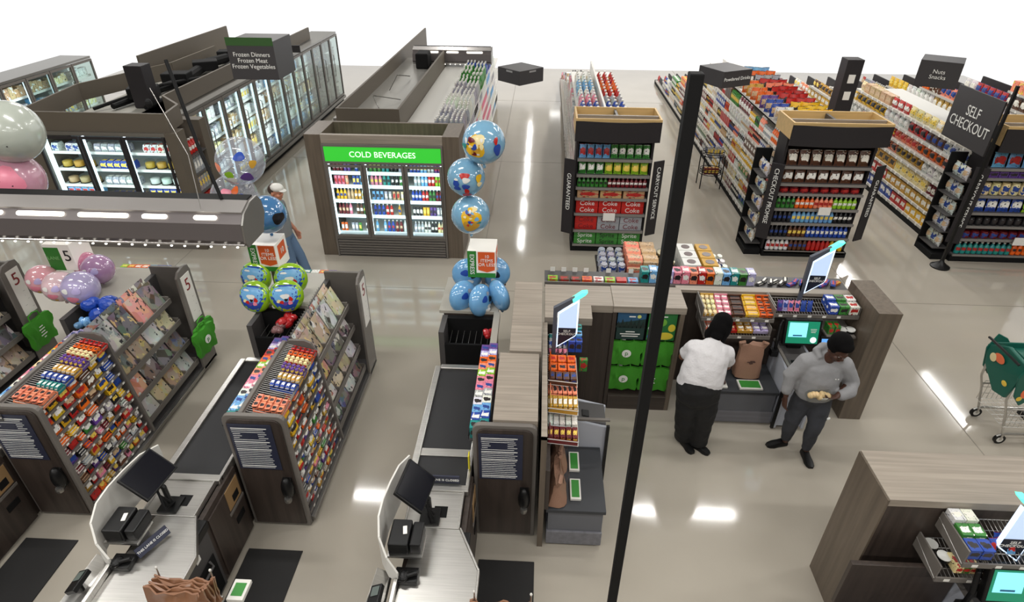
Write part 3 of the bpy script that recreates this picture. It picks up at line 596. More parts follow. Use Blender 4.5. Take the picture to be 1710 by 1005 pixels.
ctns(.12, [('green', 'Sprite', 'white'), ('green', 'Sprite', 'black'), ('green', 'Sprite', 'white')], 0, .115, '')
ctns(.40, [('red', 'Coke', 'maroon'), ('silver', 'Coke', 'maroon'), ('silver', 'Coke', 'maroon')], 1, .125, '')
ctns(.71, [('red', 'Coke', 'white'), ('red', 'Coke', 'white'), ('red', 'Coke', 'white')], 2, .12, '')
fill(X0, X1, Y1, .99, [('carton', 'long_tan_carton', 'tan', .1, 3)], 3, W1, .13)
fill(X0, X1, Y1, 1.18, [('bottle', 'drink_bottle', 'green', .2, 7), ('bottle', 'drink_bottle', 'maroon', .4, 9)], 4, W1, .17)
fill(X0, X1, Y1, 1.40, [('bag', 'snack_pouch', 'green', .27, 3), ('bag', 'snack_pouch', 'lime', .3, 5)], 5, W1, .22, tilt=.15)
fill(X0, X1, Y1, 1.67, [('bag', 'snack_pouch', 'light_blue', .1, 4), ('bag', 'snack_pouch', 'green', .35, 5)], 6, W1, .22, tilt=.2)
W2 = 'the bottled drinks endcap'
L2 = [.1, .36, .63, .89, 1.16, 1.33, 1.62]
endcap(3.92, 5.36, 9.65, 'endcap of bottled drinks and dark snack bags with a wooden topper', [(z, 0) for z in L2], 'CHECKOUT PROMISE', 'GUARANTEED')
a, b_ = 3.98, 5.3
fill(a, b_, 9.66, .1, [('bottle', 'drink_bottle', 'white', .1, 5), ('bottle', 'drink_bottle', 'brown', .5, 4), ('bottle', 'drink_bottle', 'red', .1, 5), ('bottle', 'drink_bottle', 'yellow', .4, 3)], 0, W2, .22)
fill(a, b_, 9.66, .36, [('bottle', 'drink_bottle', 'black', .5, 4), ('bottle', 'drink_bottle', 'brown', .3, 4), ('bottle', 'drink_bottle', 'blue', .6, 9)], 1, W2, .22)
fill(a, b_, 9.66, .63, [('bottle', 'drink_bottle', 'black', .5, 4), ('bottle', 'drink_bottle', 'light_blue', .3, 9), ('bottle', 'drink_bottle', 'black', .8, 4)], 2, W2, .22)
fill(a, b_, 9.66, .89, [('bottle', 'drink_bottle', 'green', .2, 4), ('bottle', 'drink_bottle', 'orange', .35, 4), ('bottle', 'drink_bottle', 'salmon', .1, 4), ('bottle', 'drink_bottle', 'lime', .4, 5)], 3, W2, .2)
fill(a, b_, 9.66, 1.16, [('jar', 'snack_jar', 'maroon', .1, 8)], 4, W2, .1)
fill(a, b_, 9.66, 1.33, [('bag', 'snack_pouch', 'brown', .4, 7)], 5, W2, .23, tilt=.15)
fill(a, b_, 9.66, 1.62, [('bag', 'snack_pouch', 'brown', .36, 7)], 6, W2, .25, tilt=.15)
W3 = 'the Save endcap'
L3 = [.12, .42, .66, .9, 1.2, 1.5, 1.66]
endcap(7.12, 8.7, 9.65, 'endcap with teal bottles below and a dark green Save fascia', [(z, 0) for z in L3], 'CARRYOUT SERVICE', None, topper=(2.1, 2.36))
fill(7.2, 8.6, 9.66, .12, [('bottle', 'drink_bottle', 'teal', .1, 10), ('bottle', 'drink_bottle', 'orange', .2, 5)], 0, W3, .22)
fill(7.2, 8.6, 9.66, .42, [('jar', 'snack_jar', 'maroon', .5, 9)], 1, W3, .12)
fill(7.2, 8.6, 9.66, .66, [('jar', 'snack_jar', 'black', .2, 11)], 2, W3, .14)
fill(7.2, 8.6, 9.66, .9, [('bag', 'snack_pouch', 'blue', .35, 4), ('bag', 'snack_pouch', 'lime', .33, 3)], 3, W3, .24, tilt=.15)
fill(7.2, 8.6, 9.66, 1.2, [('jar', 'snack_jar', 'cream', .5, 9)], 4, W3, .2)
fill(7.2, 8.6, 9.66, 1.5, [('carton', 'snack_carton', 'purple', .2, 5), ('carton', 'snack_carton', 'salmon', .3, 4)], 5, W3, .1)
fill(7.2, 8.6, 9.66, 1.66, [('bag', 'snack_pouch', 'light_blue', .1, 6)], 6, W3, .24, tilt=.15)
sv = tag(B(7.55, 8.5, 9.45, 9.47, 2.0, 2.2, mat('dark_green_sign', (22, 62, 40), .5)).build('save_sign', bevel=.003), 'dark green Save fascia board on the last endcap topper', 'sign')
text('Save', (7.95, 9.445, 2.1), FY, .17, mat('yellow_lettering', (200, 216, 60), .5), sv)
# small side shelves of white packs on the left sides of endcaps
for (xx, cc, wh) in ((3.9, 'white', 'bottled drinks'), (7.1, 'white', 'Save')):
    s = MB(); zs = [.2, .5, .8, 1.1, 1.4]
    for z in zs: s.box(xx - .26, xx - .005, 9.76, 10.2, z - .02, z, CHARL)
    s.box(xx - .27, xx - .0, 10.2, 10.23, 0, 1.75, BLKM); s.box(xx - .27, xx, 9.7, 10.2, 0, .1, BLKM)
    tag(s.build('side_rack'), f'narrow black side rack of pale packs on the {wh} endcap', 'rack')
    for k, z in enumerate(zs):
        for q in range(3): place('pale_snack_pack', 'bag', (xx - .15, 9.84 + q * .14, z), (.13, .1, .22), cc, .45 + .05 * (q % 2), f'pale snack pack, {ORD[k]} side shelf up beside the {wh} endcap', 'snack pack', f'side packs {k} {wh}', rz=R(-90))
for p, (x, y, z, l) in enumerate(((1.2, 9.6, .66, 'soft drink'), (4.75, 9.6, .86, 'bottled drinks'), (8.1, 9.6, .4, 'Save'))):
    tag(B(x - .1, x + .1, y - .012, y, z - .04, z + .1, PAPER).build('price_card', bevel=.002), f'large white price card clipped to the {l} endcap', 'price card')
# wicker plant-like stool rack and wall column
sr = thing('wire_wine_stand', 'small dark wire stand of baskets standing in the aisle by the long gondola', 'stand', (3.72, 12.9, 0))
for x, y in ((3.5, 12.75), (3.5, 13.1), (3.93, 12.75), (3.93, 13.1)): MB().cyl((x, y, 0), (x, y, .75), .012, BLKM, 6).build('leg', sr)
b = MB()
for z in (.3, .7): 
    for k in range(3): b.tube([(3.715 + .23 * math.cos(a_), 12.93 + .2 * math.sin(a_), z + k * .05) for a_ in [i * PI / 8 for i in range(17)]], .008, BLKM, 5)
b.build('basket', sr)
for i in range(5): place('wrapped_bottle', 'jar', (3.6 + .07 * i, 12.9 + .04 * (i % 2), .69), (.06, .06, .2), 'silver', .3, 'pale bottle standing in the dark wire stand in the aisle', 'bottle', 'bottles in the wire stand')
for i in range(4): place('red_pack', 'carton', (3.6 + .08 * i, 12.9, .29), (.07, .1, .14), 'maroon', .3, 'dark red pack in the lower basket of the wire stand', 'pack', 'packs in wire stand')
cl = thing('square_column', 'dark square building column with white notices behind the bottled drinks endcap', 'column', (5.27, 11.2, 0))
B(5.14, 5.42, 11.1, 11.38, 0, 3.0, CHAR).build('shaft', cl, bevel=.01)
for z in (2.42, 2.7): B(5.22, 5.33, 11.09, 11.099, z - .08, z + .06, PAPER).build('notice', cl)
# ---------------------------------------------------------------- checkout lanes
random.seed(21)
def pfacing(xs, y, z, w_, h, th, m, name, parent): return B(xs, xs + th, y - w_ / 2, y + w_ / 2, z - h / 2, z + h / 2, m).build(name, parent, bevel=.002)
DK = [('orange', .3), ('yellow', .31), ('red', .1), ('brown', .35), ('maroon', .4), ('white', .5), ('purple', .3), ('blue', .2), ('gold', .6), ('black', .33), ('silver', .7), ('pink', .2), ('green', .3), ('red', .34), ('orange', .62)]
def notice_panel(xl, where, closed=False):
    xr = xl + .55
    t = thing('notice_panel', f'grey framed end panel with navy notice and black dispenser, {where}', 'panel', (xl + .275, 3.72, 0))
    b = MB(); r_ = .07; H = 1.42; o = []
    def rr(e):
        P = [(xl + e, .02 + e), (xr - e, .02 + e)]
        for k in range(5): a = R(90 * k / 4); P.append((xr - e - r_ + r_ * math.cos(a), H - e - r_ + r_ * math.sin(a)))
        for k in range(5): a = R(90 + 90 * k / 4); P.append((xl + e + r_ + r_ * math.cos(a), H - e - r_ + r_ * math.sin(a)))
        return P
    b.prism([(x, 3.715, z) for x, z in rr(0)], (0, .045, 0), GREYM); b.build('frame', t, bevel=.006)
    MB().prism([(x, 3.70, z) for x, z in rr(.035)], (0, .015, 0), DARK).build('wood_inset', t, bevel=.003)
    n = B(xl + .05, xl + .43, 3.692, 3.70, .8, 1.34, NAVY).build('notice', t, bevel=.002)
    l = MB(); random.seed(3); z = 1.3
    for k in range(22):
        head = k in (0, 7, 11, 20)
        if k in (3, 4, 5): 
            for xa in (.08, .3): l.box(xl + xa, xl + xa + random.uniform(.05, .09), 3.6905, 3.692, z - .004, z, WT)
        else: l.box(xl + .075, xl + .075 + (.31 if head else random.uniform(.27, .31)), 3.6905, 3.692, z - (.009 if head else .004), z, WT)
        z -= .0225
    l.build('printed_lines', n)
    if closed:
        k = B(xl + .03, xl + .22, 3.68, 3.69, 1.28, 1.35, CHARL).build('closed_plate', t); text('THIS LANE IS CLOSED', (xl + .125, 3.679, 1.315), FY, .02, WT, k)
    d = MB(); c = (xl + .45, 3.66, .6); d.ell(c, (.055, .06, .13), BLK, 16, 12); d.box(c[0] - .04, c[0] + .04, 3.67, 3.7, .5, .7, BLK); d.build('dispenser', t, smooth=True)
    MB().lathe([(.03, -.03), (.036, 0), (.03, .02)], (c[0], 3.62, .5), STEELD, 12).build('dispenser_tray', t)
    return t
def leaner(nm, kd, x, y, z, sz, c, sd, lab, cat, grp, tilt): place(nm, kd, (x, y, z), sz, c, sd, lab, cat, grp, rz=R(90), tilt=tilt)
def rack(xl, where, candy=True, seed=1):
    random.seed(seed); xr = xl + .55
    t = thing('checkout_rack', f'tiered checkout rack of sweets and magazines, {where}', 'rack', (xl + .275, 4.9, 0))
    c = MB()
    c.box(xl + .04, xl + .1, 3.76, 4.8, .1, 1.3, GREYD); c.box(xl + .1, xl + .16, 4.82, 6.22, .1, 1.3, GREYD); c.box(xl, xr, 3.76, 6.26, .02, .1, GREYD)
    c.box(xr - .01, xr + .03, 3.76, 6.27, .04, .09, STEELD); c.box(xl, xl + .04, 3.76, 4.8, 0, 1.17, GREYM); c.box(xl + .145, xl + .165, 3.76, 4.8, 1.1, 1.37, GREYD)
    c.build('core', t, bevel=.003)
    # divider between sweets and magazines
    MB().prism([(xl, 4.79, .05), (xr + .02, 4.79, .05), (xr + .0, 4.79, .3), (xl + .46, 4.79, 1.3), (xl + .42, 4.79, 1.4), (xl + .36, 4.79, 1.43), (xl + .2, 4.79, 1.43), (xl + .14, 4.79, 1.36), (xl + .14, 4.79, 1.17), (xl, 4.79, 1.17)], (0, .03, 0), GREYM).build('divider_panel', t, bevel=.004)
    if candy:
        NT = 10; s = MB(); rl = MB()
        for k in range(NT):
            z = .13 + k * .117; fx = xr - .01 - .01 * k
            s.hexa([(xl + .1, 3.77, z + .07), (fx, 3.77, z - .012), (fx, 4.78, z - .012), (xl + .1, 4.78, z + .07), (xl + .1, 3.77, z + .08), (fx, 3.77, z), (fx, 4.78, z), (xl + .1, 4.78, z + .08)], CHARL)
            rl.box(fx, fx + .008, 3.77, 4.78, z - .016, z + .008, GREYM)
            for q in range(9): rl.box(fx + .008, fx + .011, 3.85 + q * .11, 3.88 + q * .11, z - .014, z + .005, PAPER)
        s.build('tier', t); rl.build('ticket_rail', t)
        for k in range(NT):
            z = .13 + k * .117; fx = xr - .01 - .01 * k; pal = DK[:] ; random.shuffle(pal)
            if k >= 6: pal = [('orange', .3), ('yellow', .31), ('red', .1), ('orange', .62), ('brown', .35), ('yellow', .5), ('blue', .2), ('red', .34), ('gold', .6)]
            elif k < 3: pal = pal + [('silver', .7), ('white', .5), ('pink', .2)]
            y = 3.79; i = 0; 
            while y < 4.71:
                wd = random.choice([.11, .13, .15] if k >= 6 else [.07, .085, .1, .12]); cc, sd = pal[i % len(pal)]
                kd, nm, h = random.choice([('bag', 'sweets_bag', .118), ('carton', 'sweets_box', .098), ('bag', 'sweets_bag', .112), ('bar', 'chocolate_bar', .05)])
                lab = f'{cn(cc)} {nm.replace("_", " ")}, {ORD[k]} tier up, {NTH[i]} from near end, {where}'
                if kd == 'bar':
                    for l in range(4): place(nm, 'bar', (fx - .03 - .012 * l, y + wd / 2, z + .003 + .024 * l), (wd * .97, .05, .028), cc, (sd + k * .09) % 1, lab, 'chocolate bar', f'bars {k} {i} {where}', rz=R(90))
                else:
                    leaner(nm, kd, fx - .022, y + wd / 2, z + .003, (wd * .92, .05 if kd == 'bag' else .04, h), cc, (sd + k * .09) % 1, lab, 'sweets', f'front {k} {i} {where}', .22)
                y += wd + .006; i += 1
        # sloping wire deck on top
        d = MB(); za, zb = 1.385, 1.31
        for p, q in (((xl + .17, 3.78, za), (xl + .17, 4.78, za)), ((xl + .47, 3.78, zb), (xl + .47, 4.78, zb))): d.cyl(p, q, .012, GREYM, 6)
        for i in range(40): yy = 3.79 + i * .0255; d.cyl((xl + .17, yy, za + .003), (xl + .47, yy, zb + .003), .004, STEELD, 4)
        d.build('wire_deck', t); B(xl + .135, xl + .175, 3.76, 4.8, 1.37, 1.42, GREYM).build('top_rail', t, bevel=.006)
        rows = [('salmon', 3.83, .19, 'bar', .1, .12), ('blue', 4.14, .1, 'bar', .2, .16), ('teal', 4.03, .09, 'bar', .3, .22), ('gold', 4.25, .11, 'bar', .62, .2), ('purple', 4.37, .1, 'jar', .3, .19), ('cream', 4.48, .1, 'jar', .1, .18), ('orange', 4.59, .08, 'bar', .31, .17), ('red', 4.68, .08, 'bar', .1, .17)]
        for i, (cc, y, dw, kd, sd, off) in enumerate(rows):
            if where.startswith('lime') and i in (2,): continue
            x0_, x1_ = xl + .13 + off * .75, xl + .48
            n = 5; sl = (zb - za) / .30
            place('display_tray', 'tray', ((x0_ + x1_) / 2, y + dw / 2, za + sl * ((x0_ + x1_) / 2 - xl - .06) + .004), (x1_ - x0_, dw, .05), cc, sd, f'{cn(cc)} open tray of sweets, {NTH[i]} from near end on the top deck, {where}', 'tray', None, roll=-math.atan(sl))
            for q in range(n):
                xx = x0_ + (q + .5) * (x1_ - x0_) / n
                zq = za + sl * (xx - xl - .17) + .012
                if kd == 'jar':
                    for l in range(2): place('gum_tub', 'jar', (xx, y + dw * (.27 + .46 * l), zq), (.04, .04, .055), cc, sd, f'{cn(cc)} gum tub in the {NTH[i]} tray on the top deck, {where}', 'gum tub', f'tubs {i} {where}')
                else:
                    for l in range(2 if dw > .15 else 1): place('boxed_sweet', 'bar' if i % 2 else 'carton', (xx, y + dw * (.5 if dw < .15 else .28 + .44 * l), zq), ((x1_ - x0_) / n * .9, dw * (.8 if dw < .15 else .4), .035), cc, (sd + .02) % 1, f'{cn(cc)} sweet pack in the {NTH[i]} tray on the top deck, {where}', 'sweets', f'tray packs {i} {where}')
    # magazine pockets
    s = MB()
    for k in range(4):
        z = .2 + k * .3; fx = xr - .02 - .03 * k
        s.hexa([(xl + .16, 4.83, z + .03), (fx, 4.83, z - .02), (fx, 5.93, z - .02), (xl + .16, 5.93, z + .03), (xl + .16, 4.83, z + .05), (fx, 4.83, z), (fx, 5.93, z), (xl + .16, 5.93, z + .05)], GREYM)
        s.box(fx, fx + .012, 4.83, 5.93, z - .02, z + .045, GREYM)
        for q in range(5): s.box(fx - .2, fx, 4.83 + q * .27, 4.845 + q * .27, z, z + .07, GREYM)
    s.build('magazine_tier', t)
    mc = ['cream', 'brown', 'white', 'tan', 'black', 'silver', 'tan', 'brown', 'silver', 'white', 'white', 'black', 'cream', 'maroon', 'salmon', 'tan']
    for k in range(4):
        z = .2 + k * .3; fx = xr - .02 - .03 * k
        for q in range(4):
            cc = mc[(k * 5 + q * 3 + seed) % 16]; sd = random.random()
            for l in range(2):
                leaner('magazine', 'magazine', fx - .04 - .07 * l, 4.98 + q * .265 + random.uniform(-.01, .01), z + .012 + .035 * l, (.245, .02, .31), cc, (sd + .37 * l) % 1, f'{cn(cc)} magazine, {ORD[k]} tier up, {NTH[q]} pocket, {"front" if l == 0 else "behind"}, {where}', 'magazine', None, .42)
    for q in range(4):
        cc = mc[(q * 7 + seed) % 16]
        leaner('small_booklet', 'magazine', xl + .3, 4.98 + q * .265, 1.2, (.14, .02, .19), cc, random.random(), f'{cn(cc)} small booklet, top row, {NTH[q]} from near end, {where}', 'booklet', None, .42)
    d = MB()
    for q in range(22): d.tube([(xl + .14, 4.84 + q * .05, 1.3), (xl + .14, 4.84 + q * .05, 1.38), (xl + .27, 4.84 + q * .05, 1.33)], .004, GREYM, 4)
    d.build('wire_comb', t)
    # far end panel with lane number
    e = MB(); e.prism([(xr, 5.94, .05), (xr, 6.27, .05), (xr, 6.27, 1.36), (xr, 6.24, 1.44), (xr, 6.16, 1.46), (xr, 6.03, 1.44), (xr, 5.97, 1.38)], (.03, 0, 0), GREYM); e.box(xl + .1, xr, 6.22, 6.26, .05, 1.4, GREYM); e.build('number_panel', t, bevel=.006)
    p = B(xr + .03, xr + .036, 6.03, 6.22, .74, 1.36, PAPER).build('number_card', t); text('5', (xr + .0375, 6.125, 1.22), FX, .22, RT, p)
    m = MB(); random.seed(2)
    for i in range(5): m.box(xr + .036, xr + .0368, 6.08 + .1 * random.random(), 6.09 + .1 * random.random() + .02, .8 + .06 * i, .803 + .06 * i, mat('faint_print', (150, 148, 146), .6))
    m.build('small_print', p)
    return t
def green_bag(loc, rz, label, group=None, logo=True, sc_=1, tilt=0):
    o = thing('reusable_shopping_bag', label, 'shopping bag', loc, group); o.rotation_euler = (tilt, 0, rz); o.scale = (sc_,) * 3
    b = MB(); n = 8; random.seed(int(loc[0] * 100 + loc[1] * 10)); rows = []
    for j in range(7):
        z = -.34 + .34 * j / 6; wd = .17 + .012 * math.sin(j * 1.7) + .004 * j; d = .022 + .016 * math.sin(PI * j / 6)
        fr = [Vector((-wd + 2 * wd * i / n, -d * (1 + .5 * math.sin(i * 1.9 + j)), z + .008 * math.sin(i * 1.3))) for i in range(n + 1)]
        rows.append(fr + [Vector((v.x, d * .6, v.z)) for v in reversed(fr)])
    b.loft(rows, GRN); bd = b.build('bag_body', o, smooth=True, local=True)
    h = MB(); h.tube([(-.08, -.01, -.01), (-.07, 0, .06), (0, .0, .08), (.07, 0, .06), (.08, -.01, -.01)], .009, GRN, 6); h.build('handle', o, smooth=True, local=True)
    if logo == 1:
        MB().cyl((0, -.052, -.15), (0, -.056, -.15), .055, WT, 20).build('round_logo', o, local=True)
        tx = text('p', (0, 0, 0), FY, .085, GRNP, None); tx.parent = o; tx.location = (0, -.058, -.145)
    elif logo == 2:
        l = MB()
        for i, wd in enumerate((.05, .08, .06, .09, .03)): l.box(-.02 - wd / 2, -.02 + wd / 2, -.054, -.05, -.1 - i * .035, -.09 - i * .035, WT)
        l.build('printed_words', o, local=True)
    return o
def gum_row(xl, where, cols):
    x0, x1 = xl - .04, xl + .135; t = thing('gum_shelf', f'wire shelf beside the belt, {where}', 'shelf', (xl + .05, 4.4, 1.19))
    b = MB(); b.box(x0, x1, 3.77, 5.0, 1.175, 1.19, GREYD); b.cyl((x0, 3.77, 1.24), (x0, 5.0, 1.24), .006, BLKM, 6)
    for i in range(25): b.cyl((x0, 3.78 + i * .05, 1.185), (x0, 3.78 + i * .05, 1.24), .003, BLKM, 4)
    b.box(x0 + .05, x0 + .1, 4.83, 4.9, .88, 1.175, GREYD); b.build('wire_basket', t)
    y = 3.79
    for i, c in enumerate(cols):
        for q in range(2):
            place('gum_box', 'carton', (x0 + .046 + q * .083, y + .05, 1.19), (.08, .096, .12 + .025 * q), c, (.12 + .31 * (i % 3)) % 1, f'{cn(c)} gum box, {NTH[i]} from near end, {"belt" if q == 0 else "rack"} side, {where}', 'gum box', None, rz=0)
        y += .1
GUM = ['teal', 'light_blue', 'light_blue', 'white', 'pink', 'pink', 'salmon', 'lime', 'orange', 'red', 'lilac', 'purple']
def lane(xl, where, full=True, left=True):
    t = thing('checkout_counter', f'checkout counter with black belt and steel bagging end, {where}', 'checkout counter', (xl - .3, 3.6, 0))
    BX = [xl - .50, xl - .03]
    b = MB(); b.box(BX[0], xl - .04, 3.08, 5.1, 0, .84, DARK); b.box(xl - .06, xl + .0, 3.1, 3.68, .02, .84, DARK)
    b.box(xl - .45, xl - .08, 1.6, 3.08, 0, .84, DARK); b.build('cabinet', t, bevel=.004)
    r = MB(); r.box(BX[0] - .06, BX[0], 3.5, 5.14, .8, .9, STEEL); r.box(BX[0], xl - .03, 5.1, 5.17, .8, .9, STEEL); r.box(xl - .05, xl - .02, 3.5, 5.1, .8, .89, STEEL); r.box(BX[0], xl - .02, 3.46, 3.53, .84, .895, STEEL)
    r.build('steel_rail', t, bevel=.006)
    bt = MB(); bt.box(BX[0], xl - .05, 3.53, 5.1, .83, .872, BELT); bt.build('belt', t)
    s = MB(); s.box(BX[0] + .0, xl - .05, 3.1, 3.46, .84, .88, STEEL); s.box(BX[0], BX[0] + .015, 3.1, 3.46, .88, .9, STEEL); s.box(xl - .065, xl - .05, 3.1, 3.46, .88, .9, STEEL); sp = s.build('scanner_plate', t, bevel=.003)
    B(BX[0] + .22, BX[0] + .33, 3.2, 3.31, .878, .883, BLKM).build('scanner_window', sp)
    g = MB(); g.plate([(BX[0] + .12, 3.1, .84), (xl - .05, 3.1, .84), (xl + .13, 2.74, .84), (xl + .13, 1.5, .84), (BX[0] + .06, 1.5, .84), (BX[0] + .06, 2.5, .84)], .035, STEEL)
    g.prism([(xl - .05, 3.1, .84), (xl - .035, 3.1, .84), (xl + .145, 2.74, .84), (xl + .13, 2.74, .84)], (0, 0, .06), STEEL); g.box(xl + .13, xl + .145, 1.5, 2.74, .84, .9, STEEL)
    g.build('bagging_top', t, bevel=.004)
    if left:
        k = MB(); k.hexa([(BX[0] - .2, 1.5, .78), (BX[0] - .02, 1.5, .78), (BX[0] - .02, 2.72, .78), (BX[0] - .12, 2.72, .78), (BX[0] - .2, 1.5, .88), (BX[0] - .02, 1.5, .84), (BX[0] - .02, 2.72, .84), (BX[0] - .12, 2.72, .9)], STEEL)
        k.box(BX[0] + .0, BX[0] + .03, 1.5, 2.8, .4, .8, BLKM); k.box(BX[0] + .03, BX[0] + .06, 1.5, 2.62, .8, .93, STEEL); k.build('customer_ledge', t, bevel=.005)
        # curved shield
        P = [(-.02, 3.56), (-.07, 3.4), (-.1, 3.22), (-.12, 3.05), (-.12, 2.9), (-.09, 2.76), (-.02, 2.66), (.06, 2.62)]; zt = [1.2, 1.25, 1.26, 1.26, 1.25, 1.2, 1.1, .98]
        v = []; n = len(P)
        for i, (dx, y) in enumerate(P): v.append(((BX[0] + dx, y), zt[i]))
        m = MB()
        for i in range(n - 1):
            (a, za), (c, zc) = v[i], v[i + 1]; d = (Vector(c) - Vector(a)).normalized(); nr = Vector((-d.y, d.x)) * .014
            m.hexa([(a[0], a[1], .88), (c[0], c[1], .88), (c[0] + nr.x, c[1] + nr.y, .88), (a[0] + nr.x, a[1] + nr.y, .88), (a[0], a[1], za), (c[0], c[1], zc), (c[0] + nr.x, c[1] + nr.y, zc), (a[0] + nr.x, a[1] + nr.y, za)], WHT)
        m.build('curved_shield', t)
        # till: shelf, printer, handset, monitor
        sh = thing('till_shelf', '', '', (BX[0] + .1, 2.9, .88)); 
        for kk in ('label', 'category'):
            if kk in sh: del sh[kk]
        sh.parent = t; sh.location = sh.location - t.location
        q = MB(); q.box(BX[0] - .04, BX[0] + .22, 2.74, 2.95, .99, 1.01, STEEL); q.box(BX[0] + .0, BX[0] + .16, 2.84, 2.94, .875, .99, GREYD); q.build('steel_ledge', sh)
        pr_ = thing('receipt_printer', f'black receipt printer on a steel ledge, {where}', 'printer', (BX[0] + .08, 2.86, 1.01))
        q = MB(); q.box(BX[0] - .03, BX[0] + .12, 2.75, 2.98, 1.01, 1.13, BLK); q.box(BX[0] + .125, BX[0] + .21, 2.77, 2.98, 1.01, 1.11, BLK); q.build('printer_body', pr_, bevel=.012)
        q = MB(); q.obox((BX[0] + .08, 2.88, 1.133), (.03, .07, .004), (0, 0, .2), PAPER); q.build('paper_slip', pr_)
        hs = thing('card_handset', f'black handset lying on the counter under the printer, {where}', 'handset', (BX[0] + .12, 2.68, .88))
        q = MB(); q.box(BX[0] + .04, BX[0] + .2, 2.6, 2.72, .876, .92, BLK); q.ell((BX[0] + .1, 2.64, .935), (.04, .05, .03), BLK, 10, 8); q.tube([(BX[0] + .07, 2.62, .93), (BX[0] + .2, 2.66, .95)], .018, BLK, 8); q.build('handset_body', hs, bevel=.006)
        mo = thing('till_monitor', f'black till monitor tilted up on an arm, {where}', 'monitor', (BX[0] + .16, 3.2, .88))
        q = MB(); q.tube([(BX[0] + .2, 3.2, .88), (BX[0] + .2, 3.2, 1.1), (BX[0] + .1, 3.22, 1.2)], .022, BLK, 8); q.box(BX[0] + .12, BX[0] + .28, 3.12, 3.28, .875, .9, BLK); q.build('arm', mo, bevel=.003)
        for i in range(3): MB().tube([(BX[0] + .18 + .02 * i, 3.22, .9), (BX[0] + .24, 3.16 - .04 * i, .98), (BX[0] + .2, 3.13, 1.08), (BX[0] + .13, 3.2, 1.15)], .01, BLKM, 6).build('cable', mo, smooth=True)
        rot = Matrix.Rotation(R(-8), 3, 'Z') @ Matrix.Rotation(R(42), 3, 'Y')
        q = MB(); q.obox((BX[0] + .1, 3.22, 1.22), (.28, .36, .03), rot, BLK); sc1 = q.build('housing', mo, bevel=.008)
        q = MB(); q.obox(Vector((BX[0] + .1, 3.22, 1.22)) + rot @ Vector((0, 0, .0165)), (.25, .33, .002), rot, mat('dark_screen', (10, 12, 22), .12)); q.build('screen', mo)
    if left:
        pt = thing('card_terminal', f'dark card terminal on the customer ledge, {where}', 'card terminal', (BX[0] - .08, 2.45, .88))
        q = MB(); q.obox((BX[0] - .06, 2.45, .96), (.09, .17, .04), (0, R(-25), 0), BLK); q.cyl((BX[0] - .06, 2.45, .86), (BX[0] - .06, 2.45, .95), .015, BLK, 8); q.build('terminal_body', pt, bevel=.006); MB().obox((BX[0] - .067, 2.48, .983), (.06, .07, .002), (0, R(-25), 0), mat('dull_display', (90, 100, 96), .3)).build('display', pt)
    # cabinets towards the cashier
    c = MB(); X = xl + .0
    c.box(X - .01, X + .015, 3.14, 3.66, .05, .78, DARK); c.box(X + .013, X + .02, 3.42, 3.64, .55, .78, mat('tan_card_panel', (146, 116, 78), .6)); c.box(X + .015, X + .022, 3.5, 3.6, .58, .66, BLKM); c.box(X + .013, X + .022, 3.4, 3.66, .5, .53, GREYM); c.box(X + .013, X + .022, 3.46, 3.6, .33, .4, BLKM)
    c.build('cabinet_front', t, bevel=.002)
    c = MB(); c.box(X - .04, X + .04, 2.86, 3.1, .76, .85, BLK); c.build('rubber_bumper', t, bevel=.01)
    c = MB(); c.box(X - .03, X + .02, 2.66, 3.08, .04, .76, GREYD); c.box(X + .02, X + .03, 2.7, 3.04, .08, .5, BLKM); c.box(X + .018, X + .03, 2.68, 2.7, .06, .72, STEELD); c.tube([(X + .03, 2.76, .5), (X + .07, 2.78, .47), (X + .07, 2.94, .47), (X + .03, 2.96, .5)], .012, GREYD, 6); c.box(X + .022, X + .028, 2.84, 2.9, .62, .68, PAPER)
    c.build('cupboard_door', t, bevel=.003)
    return t
def ledge(xl, where):
    """writing ledge and cabinet at the far end of a lane"""
    t = thing('end_counter', f'grey topped counter at the far end, {where}', 'counter', (xl - .2, 6.1, 0))
    B(xl - .55, xl + .02, 5.78, 6.5, 0, 1.16, DARK).build('cabinet', t, bevel=.004)
    B(xl - .6, xl + .08, 5.77, 6.53, 1.16, 1.2, mat('pale_grey_laminate', (164, 160, 150), .3)).build('counter_top', t, bevel=.004)
    B(xl + .03, xl + .1, 4.83, 5.77, 1.12, 1.2, mat('pale_grey_laminate')).build('side_strip', t)
    c = MB(); c.box(xl - .56, xl - .5, 5.42, 5.77, 0, 1.14, GREYD); c.box(xl - .5, xl + .03, 5.42, 5.45, 0, .98, BLKM); c.box(xl - .5, xl + .03, 5.7, 5.77, 0, 1.14, BLKM); c.box(xl - .5, xl + .03, 5.45, 5.7, .6, .62, GREYD); c.build('open_bin', t)
    for i in range(7): B(xl - .45 + i * .07, xl - .445 + i * .07, 5.44, 5.72, .97, .975, STEELD).build('bin_wire', t)
    s = B(xl - .55, xl + .12, 6.53, 6.62, 1.1, 1.13, CHARL).build('rear_shelf', t)
LM, LL, LE, LX = -2.65, -4.8, -.5, -6.95
WM, WL, WE, WX = 'lime balloon lane', 'pastel balloon lane', 'blue balloon lane', 'cut off lane'
rack(LM, WM, seed=4); rack(LL, WL, seed=9); rack(LX, WX, candy=True, seed=13)
notice_panel(LM, WM); notice_panel(LL, WL, closed=True); notice_panel(LE, WE)
lane(LM, WM); lane(LE, WE); lane(LL, WL, left=False)
gum_row(LM, WM, GUM); gum_row(LL, WL, ['teal', 'light_blue', 'light_blue', 'white', 'pink', 'pink', 'cream', 'pink', 'yellow', 'orange', 'purple', 'lilac']); gum_row(LE, WE, ['teal', 'blue', 'light_blue', 'white', 'silver', 'pink', 'pink', 'lime', 'salmon', 'orange', 'lilac', 'purple'])
